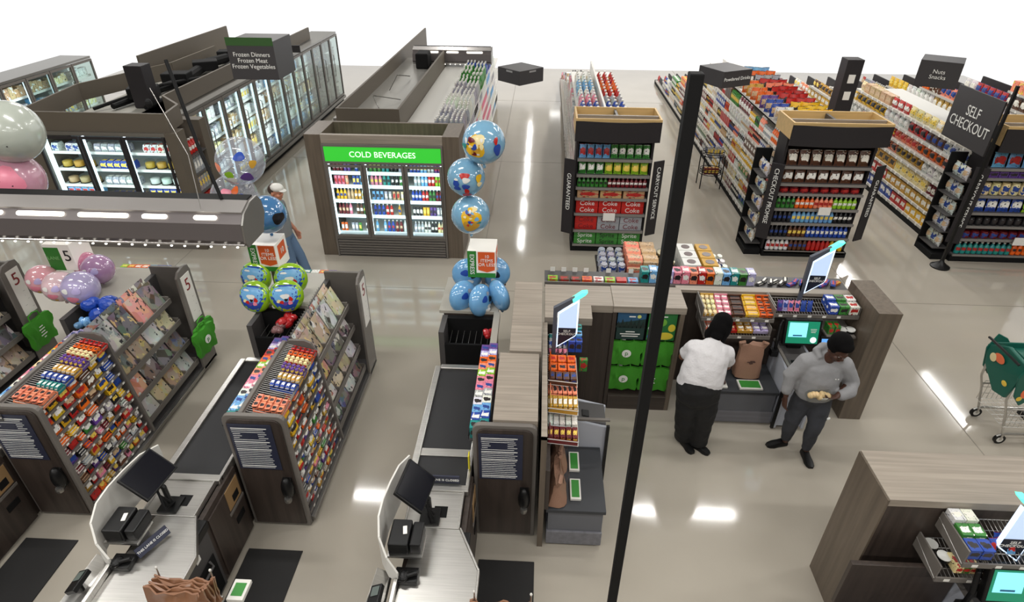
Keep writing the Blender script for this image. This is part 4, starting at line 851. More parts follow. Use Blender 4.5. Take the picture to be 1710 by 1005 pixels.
ledge(LM, WM); ledge(LL, WL); ledge(LE, WE)
# small packs on the rear shelves
def rear_packs(xl, where, spec):
    n = len(spec); wd = .64 / n
    for i, (c, sd) in enumerate(spec):
        for l in range(2): place('small_sweet_pack', 'carton', (xl - .52 + (i + .5) * wd, 6.575, 1.13 + l * .035), (wd * .95, .08, .034), c, sd, f'{cn(c)} small pack, {NTH[i]} along, {"top" if l else "bottom"} layer, rear shelf, {where}', 'sweets', None)
rear_packs(LM, WM, [('cream', .1), ('teal', .2), ('teal', .22), ('white', .4), ('orange', .3), ('purple', .3)])
rear_packs(LL, WL, [('lime', .3), ('orange', .3), ('orange', .32), ('orange', .6), ('light_blue', .2), ('blue', .2), ('blue', .3)])
rear_packs(LE, WE, [('light_blue', .6), ('blue', .5), ('orange', .33), ('orange', .36), ('brown', .3), ('orange', .9)])
# express block laminate covers
ec = thing('laminate_counter', 'tall grey woodgrain counter block behind the express notice panel', 'counter', (-.1, 4.8, 0))
B(-.33, .05, 3.765, 4.70, 0, 1.44, LAMX).build('near_block', ec, bevel=.004); B(-.24, .07, 4.71, 6.03, 0, 1.46, LAMX).build('far_block', ec, bevel=.004)
B(-.49, -.335, 3.765, 4.95, 0, 1.17, DARK).build('side_panel', ec)
# floor mats
for xl, wh in ((LE, WE), (LM, WM), (LL, WL)):
    tag(B(xl + .05, xl + .56, 2.3, 3.44, 0, .012, mat('black_mat', (34, 33, 33), .85, bump=.3, bscale=200)).build('floor_mat', bevel=.004), f'black anti-fatigue mat on the floor of the {wh}', 'mat')
# THIS LANE IS CLOSED plates
tag(B(-1.0, -.55, 3.86, 3.95, .872, .884, STEEL).build('belt_bridge_plate', bevel=.002), 'thin steel plate lying across the belt of the blue balloon lane', 'plate')
sg = tag(B(-.92, -.6, 3.535, 3.55, .9, .985, NAVY).build('lane_closed_sign', bevel=.003), 'navy THIS LANE IS CLOSED plate standing across the express belt', 'sign')
text('THIS LANE IS CLOSED', (-.76, 3.533, .942), FY, .032, WT, sg)
sg2 = MB().box(-.13, .13, -.006, .006, -.04, .04, NAVY).build('lane_closed_sign', bevel=.003); sg2.location = (-2.88, 2.82, .935); sg2.rotation_euler = (R(-35), 0, R(65))
tag(sg2, 'navy closed plate lying angled beside the handset, lime balloon lane', 'sign')
tx = text('THIS LANE IS CLOSED', (0, 0, 0), FY, .026, WT, None); tx.parent = sg2; tx.location = (0, -.0075, 0)
tag(B(-.545, -.535, 3.7, 3.76, .9, 1.06, mat('yellow_tag', (226, 210, 40), .5)).build('yellow_tag'), 'yellow warning tag hanging by the express belt', 'tag')
# bunches of brown bags at the bagging ends
def brown_bags(cx, cy, where, seed):
    random.seed(seed); t = thing('bag_holder', f'wire holder with bunched brown plastic bags, {where}', 'bag holder', (cx, cy, .88))
    f = MB(); f.box(cx - .2, cx + .2, cy - .16, cy + .02, .885, .9, STEELD)
    for s_ in (-1, 1): f.tube([(cx + s_ * .19, cy, .9), (cx + s_ * .19, cy + .01, 1.2)], .006, STEEL, 6); f.ell((cx + s_ * .19, cy + .01, 1.21), (.01, .01, .012), WHT, 8, 6)
    f.build('frame', t)
    b = MB(); m = mat('brown_plastic_film', (132, 92, 66), .3, spec=.7)
    for L in range(5):
        rings = []; n = 14
        for j in range(5):
            z = .9 + .05 * j + .01 * L; row = []
            for i in range(n + 1):
                u = i / n * 2 - 1; sag = .09 * (1 - u * u) * (j / 4); row.append(Vector((cx + u * (.2 + .02 * random.random()), cy - .03 * L + random.uniform(-.014, .014) + .02 * j * (1 - abs(u)), z - sag + random.uniform(-.008, .008) + (.05 if abs(u) > .8 and j == 4 else 0))))
            rings.append(row + [v + Vector((0, -.012, 0)) for v in reversed(row)])
        b.loft(rings, m)
    b.build('bunched_bags', t, smooth=True)
    return t
brown_bags(-2.36, 2.42, WM, 3); brown_bags(-.16, 2.36, WE, 4)
tag(B(-2.12, -2.0, 2.4, 2.56, .885, .92, WHT).build('scale_display', bevel=.004), 'white boxed pad with green window beside the brown bags', 'pad')
tag(B(-2.1, -2.02, 2.43, 2.53, .92, .922, GRNP).build('pad_window'), 'green window card lying on the white pad by the brown bags', 'card')
for xl, wh in ((LM, WM), (LL, WL)): tag(B(xl + .13, xl + .56, 2.2, 2.66, .0, .885, DARK).build('bag_stand_cabinet', bevel=.004), f'dark cabinet carrying the bag holder, {wh}', 'cabinet') if False else None
# hanging green bags on the rack ends
green_bag((LL + .6, 6.12, .66), R(90), 'green reusable bag hanging on the end of the pastel balloon lane rack', logo=1)
green_bag((LL + .64, 6.03, .64), R(84), 'green reusable bag hanging in front of another, end of pastel lane rack', logo=1)
green_bag((LX + .6, 6.1, .66), R(90), 'green reusable bag with white words on the cut off rack', logo=2, sc_=1.1)
# lane light boxes
def lantern(x, y, zb, kind, where, pole_top):
    t = thing('lane_light_box', f'{kind} lane light box on a pole, {where}', 'lane light', (x, y, 0))
    B(x - .02, x + .02, y - .02, y + .02, 1.2, zb, GREYM).build('pole', t)
    s = .16; b = MB(); b.box(x - s, x + s, y - s, y + s, zb, zb + .34, mat('lit_white_box', (238, 234, 226), .4, emit=.1)); bx = b.build('box', t, bevel=.004)
    bx.location = (0, 0, 0)
    y0 = y - s - .001
    if kind.startswith('EXPRESS'):
        B(x - s, x - s + .1, y0 - .001, y0, zb, zb + .34, GRNP).build('green_side', t); B(x - s + .1, x + s, y0 - .001, y0, zb, zb + .06, GRNP).build('green_foot', t)
        MB().prism([(x - s + .12, y0 - .001, zb + .33), (x + s - .01, y0 - .001, zb + .33), (x + s - .01, y0 - .001, zb + .1), (x + .06, y0 - .001, zb + .07), (x - s + .12, y0 - .001, zb + .1)], (0, -.002, 0), mat('orange_badge', (222, 92, 36), .5)).build('badge', t)
        text('EXPRESS', (x - s + .05, y0 - .003, zb + .17), (R(90), R(90), 0), .07, WT, t); text('10\nITEMS\nOR LESS', (x + .06, y0 - .0045, zb + .22), FY, .055, WT, t)
        x1 = x + s + .001; B(x1, x1 + .001, y - .1, y + .1, zb + .12, zb + .3, mat('orange_badge')).build('side_badge', t); text('10', (x1 + .003, y, zb + .2), FX, .1, WT, t)
    else:
        B(x - s, x + .02, y0 - .001, y0, zb, zb + .3, GRNP).build('green_front', t); text('LANE', (x - .08, y0 - .003, zb + .16), FY, .06, mat('pale_green_lettering', (120, 180, 110), .5), t); text('5', (x + .1, y0 - .003, zb + .19), FY, .2, BT, t)
    return t
lantern(-3.16, 6.22, 1.48, 'EXPRESS white green and orange', WM, 1.5)
lantern(-.63, 6.22, 1.48, 'EXPRESS white green and orange', WE, 1.5)
lantern(-5.6, 6.2, 1.42, 'green and white number 5', WL, 1.4)
# ---------------------------------------------------------------- self checkout corner
random.seed(33)
kc = thing('kiosk_counter', 'L shaped grey woodgrain counter with a dark front beside the bag cupboard', 'counter', (.6, 5.7, 0))
B(.10, .845, 5.58, 6.0, 1.36, 1.45, LAMX).build('top', kc, bevel=.003); B(.10, .6, 5.32, 5.58, 1.36, 1.45, LAMX).build('return_top', kc, bevel=.003)
B(.12, .845, 5.6, 5.99, 0, 1.36, DARK).build('front', kc, bevel=.003); B(.12, .58, 5.34, 5.6, 0, 1.36, DARK).build('return_front', kc, bevel=.003)
bc = thing('bag_cupboard', 'open grey woodgrain cupboard holding green reusable bags and two posters', 'cupboard', (1.22, 5.7, 0))
B(.845, 1.63, 5.56, 6.0, 1.38, 1.46, LAMX).build('top', bc, bevel=.003)
c = MB(); c.box(.845, .89, 5.58, 6.0, 0, 1.38, DARK); c.box(1.57, 1.62, 5.56, 6.0, 0, 1.38, LAMZ); c.box(.89, 1.57, 5.7, 5.74, 0, 1.38, BLKM); c.box(.89, 1.57, 5.56, 5.7, 0, .2, DARKY); c.build('carcass', bc, bevel=.003)
for z in (.55, .93, 1.3): B(1.0, 1.04, 5.69, 5.7, z - .02, z + .02, PAPER).build('peg_ticket', bc)
for i, (x, z, lg) in enumerate(((1.05, .92, 1), (1.40, .92, 0), (1.05, .55, 1), (1.40, .55, 2))):
    green_bag((x, 5.64, z + .03), 0, f'green reusable bag in the cupboard, {"upper" if z > .8 else "lower"} one {"beside the kiosk front" if x < 1.2 else "behind the pole"}', logo=lg, sc_=.95)
def poster(x, z, which):
    t = thing('printed_bag_poster', f'{"dark green night forest" if which == 0 else "green poster with yellow and blue world print"} card hanging at the top of the cupboard', 'poster', (x, 5.61, z))
    B(x - .155, x + .155, 5.6, 5.615, z, z + .36, mat('poster_dark', (20, 52, 50), .5) if which == 0 else mat('poster_green', (36, 110, 52), .5)).build('card', t, bevel=.002); y = 5.599
    a = MB()
    if which == 0:
        a.prism([(x - .155, y, z + .36), (x + .155, y, z + .36), (x + .155, y, z + .28), (x - .155, y, z + .22)], (0, -.001, 0), mat('poster_blue', (34, 82, 118), .5)); a.cyl((x + .08, y, z + .31), (x + .08, y - .003, z + .31), .022, mat('poster_moon', (206, 212, 110), .5), 14)
        for i in range(7): xx = x - .14 + i * .045; a.prism([(xx - .03, y - .001, z + .16), (xx + .03, y - .001, z + .16), (xx, y - .001, z + .25 + .03 * (i % 2))], (0, -.001, 0), mat('poster_tree', (14, 36, 34), .5))
        text('The earth\nneeds more than\nyour nothing.'.replace('your nothing.', 'paper bags'), (x, y - .002, z + .08), FY, .034, WT, t) if False else None
        for k, wd in enumerate((.05, .11, .09)): a.box(x - wd, x + wd, y - .002, y, z + .1 - k * .03, z + .112 - k * .03, WT)
        a.box(x - .03, x + .04, y - .002, y, z + .3, z + .315, WT)
    else:
        for px, pz, rx, rz_, m in ((-.08, .05, .07, .05, 'poster_world_blue'), (.05, .06, .09, .05, 'poster_world_yellow'), (-.1, .16, .05, .035, 'poster_cloud'), (.11, .17, .04, .05, 'poster_world_yellow'), (0, .24, .05, .05, 'poster_lime')):
            mm = mat(m, dict(poster_world_blue=(40, 110, 170), poster_world_yellow=(214, 196, 60), poster_cloud=(196, 206, 206), poster_lime=(110, 170, 60))[m], .5)
            a.ell((x + px, y, z + pz), (rx, .002, rz_), mm, 12, 8)
        a.box(x - .05, x + .05, y - .002, y, z + .31, z + .322, WT)
    a.build('print', t)
poster(1.06, 1.0, 0); poster(1.40, 1.0, 1)
def sco(ox, oy, rz, where, plat=True, simple=False, panel_w=.36):
    """self checkout station, front faces local -y, back line at local y = 0"""
    t = thing('self_checkout_station', f'self checkout station, {where}', 'self checkout', (ox, oy, 0)); t.rotation_euler = (0, 0, rz)
    def bd(b, n, p=t, **k): return b.build(n, p, local=True, **k)
    GL = mat('light_grey_panel', (176, 180, 190), .45); GP_ = mat('slate_grey_panel', (96, 98, 104), .5)
    if plat:
        bd(MB().box(-.97, -.18, -.56, -.02, .46, .5, mat('dark_bagging_mat', (52, 54, 58), .6)), 'bagging_top', bevel=.004)
        c = MB(); c.box(-.95, -.2, -.54, -.04, .2, .46, GP_); c.box(-.97, -.18, -.545, -.03, .03, .2, mat('slate_woodgrain', (112, 112, 118), .5, var=.15, vscale=(1, 20, 20))); c.box(-.95, -.2, -.5, -.06, 0, .03, BLKM)
        bd(c, 'bagging_base', bevel=.004)
        c = MB(); c.box(-.97, -.18, -.04, .0, .5, 1.0, DARK); bd(c, 'back_board', bevel=.003)
    c = MB(); c.prism([(-.17, -.62, .03), (-.17, -.02, .03), (-.17, -.02, .84), (-.17, -.3, .84), (-.17, -.62, .76)], (.03, 0, 0), GL); c.prism([(.17, -.62, .03), (.17, -.02, .03), (.17, -.02, .84), (.17, -.3, .84), (.17, -.62, .76)], (-.03, 0, 0), GL)
    c.box(-.14, .14, -.6, -.56, .05, .74, GL); c.box(-.14, .14, -.56, -.02, .03, .06, BLKM); bd(c, 'tower', bevel=.006)
    c = MB(); c.obox((0, -.32, .81), (.28, .56, .02), (R(7), 0, 0), GREYD); c.obox((-.03, -.4, .813), (.09, .07, .02), (R(7), 0, 0), BLK); bd(c, 'scanner_bed', bevel=.003)
    c = MB(); c.box(-.17, -.14, -.63, .0, .84, .86, GREYM); c.box(-.2, -.17, -.63, -.6, .03, .8, BLK); bd(c, 'trim')
    if not simple:
        c = MB(); c.obox((.03, -.2, 1.1), (.40, .06, .31), (R(-15), 0, 0), BLK); c.box(-.06, .1, -.16, -.04, .84, 1.1, BLK); m_ = bd(c, 'monitor', bevel=.008)
        rot = Matrix.Rotation(R(-15), 3, 'X'); cc = Vector((.03, -.2, 1.1))
        c = MB(); c.obox(cc + rot @ Vector((0, -.031, .0)), (.35, .002, .26), rot, mat('lit_green_screen', (22, 112, 84), .3, emit=.8)); s_ = bd(c, 'screen', m_)
        c = MB(); c.obox(cc + rot @ Vector((-.055, -.034, .03)), (.2, .002, .17), rot, mat('lit_blue_window', (126, 206, 226), .3, emit=.9)); c.obox(cc + rot @ Vector((-.055, -.036, -.035)), (.1, .002, .015), rot, mat('lit_dark_bar', (30, 90, 120), .3, emit=.3)); bd(c, 'screen_window', s_)
        c = MB(); p = cc + rot @ Vector((.125, -.034, -.085)); c.cyl(p, p + rot @ Vector((0, -.002, 0)), .035, mat('lit_white_disc', (210, 240, 246), .3, emit=.8), 16); bd(c, 'screen_logo', s_)
        c = MB()
        for k in range(3): c.obox(cc + rot @ Vector((.115, -.033, .04 - .018 * k)), (.07 - .01 * k, .001, .006), rot, WT)
        bd(c, 'screen_words', s_)
        c = MB(); c.obox((.31, -.22, .98), (.12, .05, .14), (R(-20), 0, 0), BLK); c.obox((.31, -.248, .985), (.1, .004, .1), (R(-20), 0, 0), mat('lit_small_screen', (90, 150, 220), .3, emit=.8)); bd(c, 'card_terminal', bevel=.004)
        c = MB(); c.tube([(-.2, -.2, .8), (-.22, -.22, 1.0), (-.2, -.16, 1.15), (-.16, -.1, 1.18)], .02, BLK, 8); c.box(-.26, -.18, -.26, -.18, .78, .86, BLK); bd(c, 'hand_scanner', bevel=.004)
    return t
def lamp_sign(x, y, z0, zt, where, rz, words=True, lean=0):
    t = thing('self_checkout_lamp', f'lit SELF CHECKOUT lamp sign with mint green tip, {where}', 'lamp sign', (x, y, z0)); t.rotation_euler = (0, 0, rz)
    h = zt - z0; b = MB()
    b.box(-.025, .015, -.02, .02, 0, h - .3, mat('slate_post', (78, 82, 94), .45)); b.prism([(-.025, -.022, h - .42), (.012, -.022, h - .42), (.012, -.022, h - .02), (.2, -.022, h + .14), (.19, -.022, h + .17), (-.025, -.022, h + .03)], (0, .044, 0), mat('slate_post')); b.build('post', t, local=True, bevel=.003)
    MB().prism([(.16, -.03, h + .1), (.27, -.03, h + .19), (.29, -.03, h + .22), (.24, -.03, h + .215), (.15, -.03, h + .14)], (0, .06, 0), mat('lit_mint_tip', (90, 235, 190), .4, emit=1.3)).build('mint_tip', t, local=True)
    MB().prism([(.02, -.012, h - .44), (.2, -.012, h - .3), (.22, -.012, h - .26), (.22, -.012, h + .12), (.02, -.012, h - .03)], (0, .024, 0), mat('lit_panel_edge', (206, 226, 250), .4, emit=1.2)).build('lit_panel', t, local=True)
    for s_ in (-1, 1):
        MB().prism([(.03, s_ * .0125, h - .2), (.205, s_ * .0125, h - .2), (.205, s_ * .0125, h + .1), (.03, s_ * .0125, h - .04)], (0, s_ * .002, 0), mat('lit_panel_face', (176, 196, 226), .4, emit=.75)).build('panel_face', t, local=True)
        bl = MB().prism([(.03, s_ * .0125, h - .42), (.195, s_ * .0125, h - .29), (.205, s_ * .0125, h - .27), (.205, s_ * .0125, h - .2), (.03, s_ * .0125, h - .2)], (0, s_ * .002, 0), mat('ink_panel', (26, 32, 48), .4)).build('dark_field', t, local=True)
        tx = text('SELF\nCHECKOUT', (0, 0, 0), FY if s_ < 0 else (R(90), 0, R(180)), .036, WT, None); tx.parent = bl; tx.location = (.115, s_ * .0155, h - .255)
    return t
# station on the express side, facing +x
dv = thing('divider_wall', 'narrow dark divider with a pale edge between express block and first self checkout', 'partition', (.1, 4.5, 0))
B(.085, .118, 3.63, 5.3, 0, 1.38, DARK).build('board', dv); B(.08, .13, 3.61, 3.63, 0, 1.40, LAMZ).build('edge', dv); B(.08, .13, 3.61, 5.3, 1.38, 1.40, LAMX).build('cap', dv)
sco(.13, 4.6, R(90), 'grey bagging shelf in front of the bag cupboard and orange sweet boxes', simple=True)
lamp_sign(.2, 4.96, 1.02, 1.78, 'over divider wire racks', R(0))
sco(2.95, 5.92, 0, 'lit green screen, between the two shoppers')
lamp_sign(3.02, 6.06, 1.2, 1.84, 'above the green screen', R(0))
bw = thing('back_partition', 'dark woodgrain back partition with a pale rail behind the shoppers', 'partition', (2.6, 6.15, 0))
B(1.63, 3.62, 6.15, 6.2, 0, 1.32, DARK).build('board', bw); B(1.63, 3.62, 6.12, 6.22, 1.32, 1.36, LAMX).build('rail', bw, bevel=.003)
tag(B(3.62, 3.87, 5.53, 6.24, 0, 1.49, LAMZ).build('end_wall', bevel=.004), 'thick grey woodgrain end wall beside the second self checkout', 'partition')
# wire shelves with sweets
def wire_shelf(x0, x1, yb, yf, zb, zf, where, rail=True):
    t = thing('wire_shelf', f'sloping wire shelf, {where}', 'shelf', ((x0 + x1) / 2, yb, zb)); b = MB(); n = int((x1 - x0) / .03)
    for i in range(n + 1): x = x0 + (x1 - x0) * i / n; b.cyl((x, yb, zb), (x, yf, zf), .003, STEELD, 4)
    for k in range(5): u = k / 4; b.cyl((x0, yb + (yf - yb) * u, zb + (zf - zb) * u - .003), (x1, yb + (yf - yb) * u, zb + (zf - zb) * u - .003), .004, STEELD, 4)
    b.box(x0, x0 + .012, min(yb, yf), max(yb, yf), zf - .02, zb + .06, GREYM); b.box(x1 - .012, x1, min(yb, yf), max(yb, yf), zf - .02, zb + .06, GREYM); b.build('wires', t)
    r = MB(); r.box(x0, x1, yf - .012, yf, zf - .025, zf + .02, GREYM); r.build('ticket_rail', t)
    for i in range(max(2, int((x1 - x0) / .16))): B(x0 + .06 + i * .16, x0 + .1 + i * .16, yf - .014, yf - .012, zf - .015, zf + .01, PAPER).build('ticket', t)
    return t
def trayrow(x0, x1, yb, yf, zb, zf, specs, where, depth_n=4):
    """specs: (colour, seed, kind, cols). packs sit in open trays on a slope from (yb, zb) to (yf, zf)"""
    n = len(specs); wd = (x1 - x0) / n; sl = (zb - zf) / (yb - yf); an = math.atan(sl)
    for i, (c, sd, kd, cols) in enumerate(specs):
        if c is None: continue
        xc = x0 + (i + .5) * wd; D = yb - yf
        place('display_tray', 'tray', (xc, (yb + yf) / 2, (zb + zf) / 2 + .004), (wd * .96, D * .95, .07), c, sd, f'{cn(c)} open display tray, {NTH[i]} along, {where}', 'tray', None, tilt=-an)
        for r_ in range(depth_n):
            for q in range(cols):
                u = (r_ + .5) / depth_n; yy = yf + D * u; zz = zf + sl * D * u + .012
                place('boxed_sweet', kd, (x0 + i * wd + (q + .5) * wd / cols, yy, zz), (wd / cols * .88, D / depth_n * .86, .045), c if kd != 'jar' else 'cream', (sd + .01) % 1, f'{cn(c)} sweet pack in the {NTH[i]} tray along, {where}', 'sweets', f'packs {i} {where}', tilt=-an)
wire_shelf(1.86, 2.66, 6.1, 5.76, 1.3, 1.21, 'upper one behind the shopper in white'); wire_shelf(1.9, 2.64, 6.1, 5.7, 1.09, 1.02, 'lower one behind the shopper in white'); wire_shelf(2.66, 3.6, 6.1, 5.82, 1.31, 1.25, 'one above the green screen')
trayrow(1.88, 2.66, 6.08, 5.78, 1.3, 1.215, [('gold', .3, 'jar', 3), ('pink', .1, 'bar', 2), ('brown', .4, 'bar', 1), ('yellow', .6, 'bar', 1), ('orange', .72, 'bar', 2)], 'upper shelf behind white shopper')
trayrow(1.93, 2.64, 6.06, 5.74, 1.09, 1.025, [('salmon', .1, 'bar', 1), ('red', .2, 'bar', 1), ('gold', .3, 'bar', 2), ('lilac', .5, 'bar', 2)], 'lower shelf behind white shopper', 3)
for i, (x, c) in enumerate(((2.74, 'purple'), (2.8, 'lilac'), (2.86, 'pink'), (2.93, 'pink'), (3.0, 'blue'), (3.07, 'blue'))):
    place('gum_pouch', 'bag', (x, 5.87, 1.27), (.06, .03, .13), c, .5, f'{cn(c)} gum pouch, {NTH[i]} along, shelf above the green screen', 'gum pouch', None, tilt=.3)
for i, (x, c) in enumerate(((3.31, 'blue'), (3.42, 'green'), (3.53, 'white'))):
    for l in range(2): place('mint_box', 'carton', (x, 5.87 + .12 * l, 1.28 + .02 * l), (.1, .11, .1), c, .11 + .3 * i, f'{cn(c)} mint box, {"back" if l else "front"} of the {NTH[i]} stack by the thick end wall', 'mint box', None)
cs = tag(B(3.26, 3.58, 5.7, 6.05, 1.04, 1.06, GREYM).build('small_shelf'), 'small grey shelf of round tins under the mint boxes', 'shelf')
for i in range(2): place('snack_carton', 'carton', (3.31 + .07 * i, 5.8, 1.06), (.06, .12, .1), 'green', .1, 'green snack carton beside the round tins under the mint boxes', 'carton', 'green cartons by tins')
for i in range(2):
    b = MB(); b.lathe([(.05, 0), (.052, .02), (.05, .04)], (0, 0, 0), BLK, 16); b.lathe([(.052, .03), (.052, .043), (.042, .043)], (0, 0, 0), WT, 16); o = b.build('round_tin'); o.location = (3.46 + .09 * i, 5.8, 1.06)
    tag(o, f'{"round white rimmed tin touching the snack cartons" if i == 0 else "round white rimmed tin by the thick end wall"} near the green screen', 'tin')
def shopping_sack(x, y, z, rz, label, h=.42, wd=.3):
    t = thing('paper_carrier_bag', label, 'carrier bag', (x, y, z)); t.rotation_euler = (0, 0, rz); random.seed(int(x * 100)); rows = []; n = 10
    for j in range(8):
        u = j / 7; row = []; dd = .1 * (1 - .75 * u); ww = wd / 2 * (1 - .12 * u + (.1 if j == 7 else 0))
        for i in range(2 * n): a = 2 * PI * i / (2 * n); ca, sa = math.cos(a), math.sin(a); k_ = (abs(ca) ** 4 + abs(sa) ** 4) ** -.25; row.append(Vector((ww * ca * k_ + random.uniform(-.006, .006), dd * sa * k_ + random.uniform(-.006, .006), h * u + (random.uniform(-.03, .03) if j == 7 else 0))))
        rows.append(row)
    MB().loft(rows, mat('brown_bag_paper', (152, 116, 96), .55, bump=.5, bscale=12)).build('bag_body', t, smooth=True, local=True)
    hd = MB(); 
    for s_ in (-1, 1): hd.tube([(s_ * wd * .4, 0, h - .06), (s_ * wd * .5, -.02, h + .03), (s_ * wd * .32, -.03, h + .05)], .02, mat('brown_bag_paper'), 6)
    hd.build('handle', t, smooth=True, local=True)
    l = MB()
    for k, wd_ in enumerate((.05, .08, .04, .07, .03)): l.box(-wd_ / 2 - .01 * (k % 2), wd_ / 2, -.108 + .014 * k, -.104 + .014 * k, .2 - k * .025 + .05, .212 - k * .025 + .05, mat('brown_ink', (84, 60, 54), .6))
    l.build('faded_print', t, local=True)
    return t
shopping_sack(2.46, 5.66, .53, 0, 'brown plastic carrier bag standing on the bagging shelf between the shoppers')
sb = thing('boxed_cake_slice', 'white edged pack with green label lying before the brown carrier bag', 'box', (2.46, 5.47, .5)); B(2.33, 2.59, 5.39, 5.55, .5, .525, WHT).build('box', sb, bevel=.004); B(2.35, 2.57, 5.41, 5.53, .525, .528, GRNP).build('label_print', sb)
pb = thing('bakery_pack', 'clear bakery pack with dark buns on the shelf by the shopper in white', 'bakery pack', (2.12, 5.45, .5)); B(2.02, 2.2, 5.4, 5.52, .5, .53, WHT).build('tray', pb, bevel=.01); b = MB(); [b.ell((2.06 + .05 * i, 5.46, .55), (.024, .035, .02), mat('dark_bun', (60, 36, 30), .5), 10, 6) for i in range(3)]; b.build('buns', pb, smooth=True)
# express side racks facing +x
def xrack(y0, y1, z, xb, xf, specs, where):
    t = thing('wire_shelf', f'wire shelf on the divider, {where}', 'shelf', ((xb + xf) / 2, y0, z)); b = MB()
    for i in range(int((y1 - y0) / .035) + 1): yy = y0 + i * .035; b.cyl((xb, yy, z + .03), (xf, yy, z), .003, WHT, 4)
    b.tube([(xb, y0, z + .08), (xf, y0, z + .05), (xf, y1, z + .05), (xb, y1, z + .08)], .005, WHT, 5); b.tube([(xf, y0, z), (xf, y1, z)], .005, WHT, 5); b.build('wires', t)
    n = len(specs); wd = (y1 - y0) / n
    for i, (c, sd, kd, q) in enumerate(specs):
        if not c: continue
        if kd == 'tray': place('display_tray', 'tray', ((xb + xf) / 2, y0 + (i + .5) * wd, z + .012), (wd * .95, (xf - xb) * .95, .1), c, sd, f'{cn(c)} display tray, {NTH[i]} from near end, {where}', 'tray', None, rz=R(90), tilt=-.12)
        for k in range(q):
            place('hanging_sweet', 'carton' if kd != 'bag' else 'bag', (xb + (k + .5) * (xf - xb) / q, y0 + (i + .5) * wd, z + .02), ((xf - xb) / q * .85, wd * .8, .07 if kd == 'tray' else .12), c, (sd + .02) % 1, f'{cn(c)} sweet pack, {NTH[i]} group from near end, {where}', 'sweets', f'{where} {i}')
xrack(3.95, 4.28, .98, .14, .42, [('maroon', .6, 'tray', 5), ('white', .7, 'tray', 5)], 'lowest wire shelf by the brown bags')
xrack(4.2, 4.56, 1.12, .14, .42, [('gold', .3, 'tray', 6), ('salmon', .1, 'tray', 6)], 'second wire shelf with gold trays')
xrack(4.5, 4.9, 1.2, .14, .42, [('brown', .4, 'tray', 4), ('orange', .31, 'tray', 3), ('orange', .32, 'tray', 3)], 'third wire shelf with the orange boxes')
xrack(4.92, 5.3, 1.16, .14, .34, [('pink', .1, 'bag', 4), ('blue', .12, 'bag', 4), ('teal', .2, 'bag', 3)], 'far wire shelf under the lamp sign')
for i, c in enumerate(('blue', 'light_blue', 'teal')):
    for q in range(2): place('mint_box', 'carton', (.38 + .07 * q, 5.02 + .09 * i, 1.26 + .02 * i), (.065, .08, .13), c, .12, f'{cn(c)} mint box, {"outer" if q else "inner"} one, row {NTH[i]} back by the near lamp sign post', 'mint box', None)
place('snack_carton', 'carton', (.5, 4.9, 1.1), (.08, .05, .14), 'green', .1, 'small green snack carton below the mint boxes near the lamp sign', 'carton', None)
shopping_sack(.24, 3.82, .51, R(90), 'brown carrier bag next to the express panel on the grey bagging shelf', h=.3, wd=.34)
shopping_sack(.25, 4.18, .51, R(90), 'brown carrier bag behind another on the grey bagging shelf', h=.3, wd=.3)
for i, y in enumerate((3.86, 4.2)):
    s_ = thing('scale_pad', f'white framed green pad beside the {"nearer" if i == 0 else "farther"} brown carrier bag', 'pad', (.42, y, .5)); B(.37, .47, y - .12, y + .12, .5, .53, WHT).build('tray', s_, bevel=.006); B(.385, .455, y - .1, y + .1, .53, .533, GRNP).build('label_print', s_)
# small goods rail behind the kiosk
rl = thing('low_goods_shelf', 'long low shelf of small packs running behind the kiosk counters', 'shelf', (1.9, 6.5, 0)); B(.1, 3.75, 6.42, 6.72, 1.19, 1.23, CHARL).build('deck', rl); B(.1, 3.75, 6.4, 6.42, 1.18, 1.25, GREYM).build('rail', rl); B(.14, 3.7, 6.68, 6.72, .0, 1.19, DARK).build('board', rl)
for i, c in enumerate(['teal', 'light_blue', 'light_blue', 'lilac', 'pink', 'pink', 'salmon', 'red', 'orange', 'white', 'light_blue', 'teal', 'green', 'lilac']):
    place('gum_box', 'carton', (1.32 + .098 * i, 6.56, 1.23), (.092, .16, .15 + .01 * (i % 2)), c, (.12 + .31 * (i % 2)) % 1, f'{cn(c)} gum box, {NTH[i]} along the shelf behind the kiosk', 'gum box', None)
for i in range(16):
    c = 'black' if i < 6 else ('blue' if i < 15 else 'gold')
    place('snack_bar', 'bar', (2.72 + .062 * i, 6.52 + .05 * (i % 2), 1.23 + .012 * (i % 3)), (.14, .055, .035), c, .52 if i < 6 else .1, f'{cn(c)} snack bar in the row behind the green screen', 'snack bar', f'{c} bars behind', rz=.6 + .3 * (i % 3))
for i, c in enumerate(('lime', 'brown', 'brown', 'orange', 'white', 'lime', 'red', 'light_blue')):
    place('small_sweet_pack', 'carton', (.2 + .14 * i, 6.5, 1.23), (.12, .1, .03), c, .1, f'{cn(c)} flat pack, {NTH[i]} along the shelf behind the kiosk', 'sweets', None)
    if i < 4 or i in (5, 7): tag(B(.17 + .14 * i, .23 + .14 * i, 6.7, 6.703, 1.23, 1.29, PAPER).build('ticket_card'), f'small white ticket card standing behind the {NTH[i]} flat pack', 'ticket')
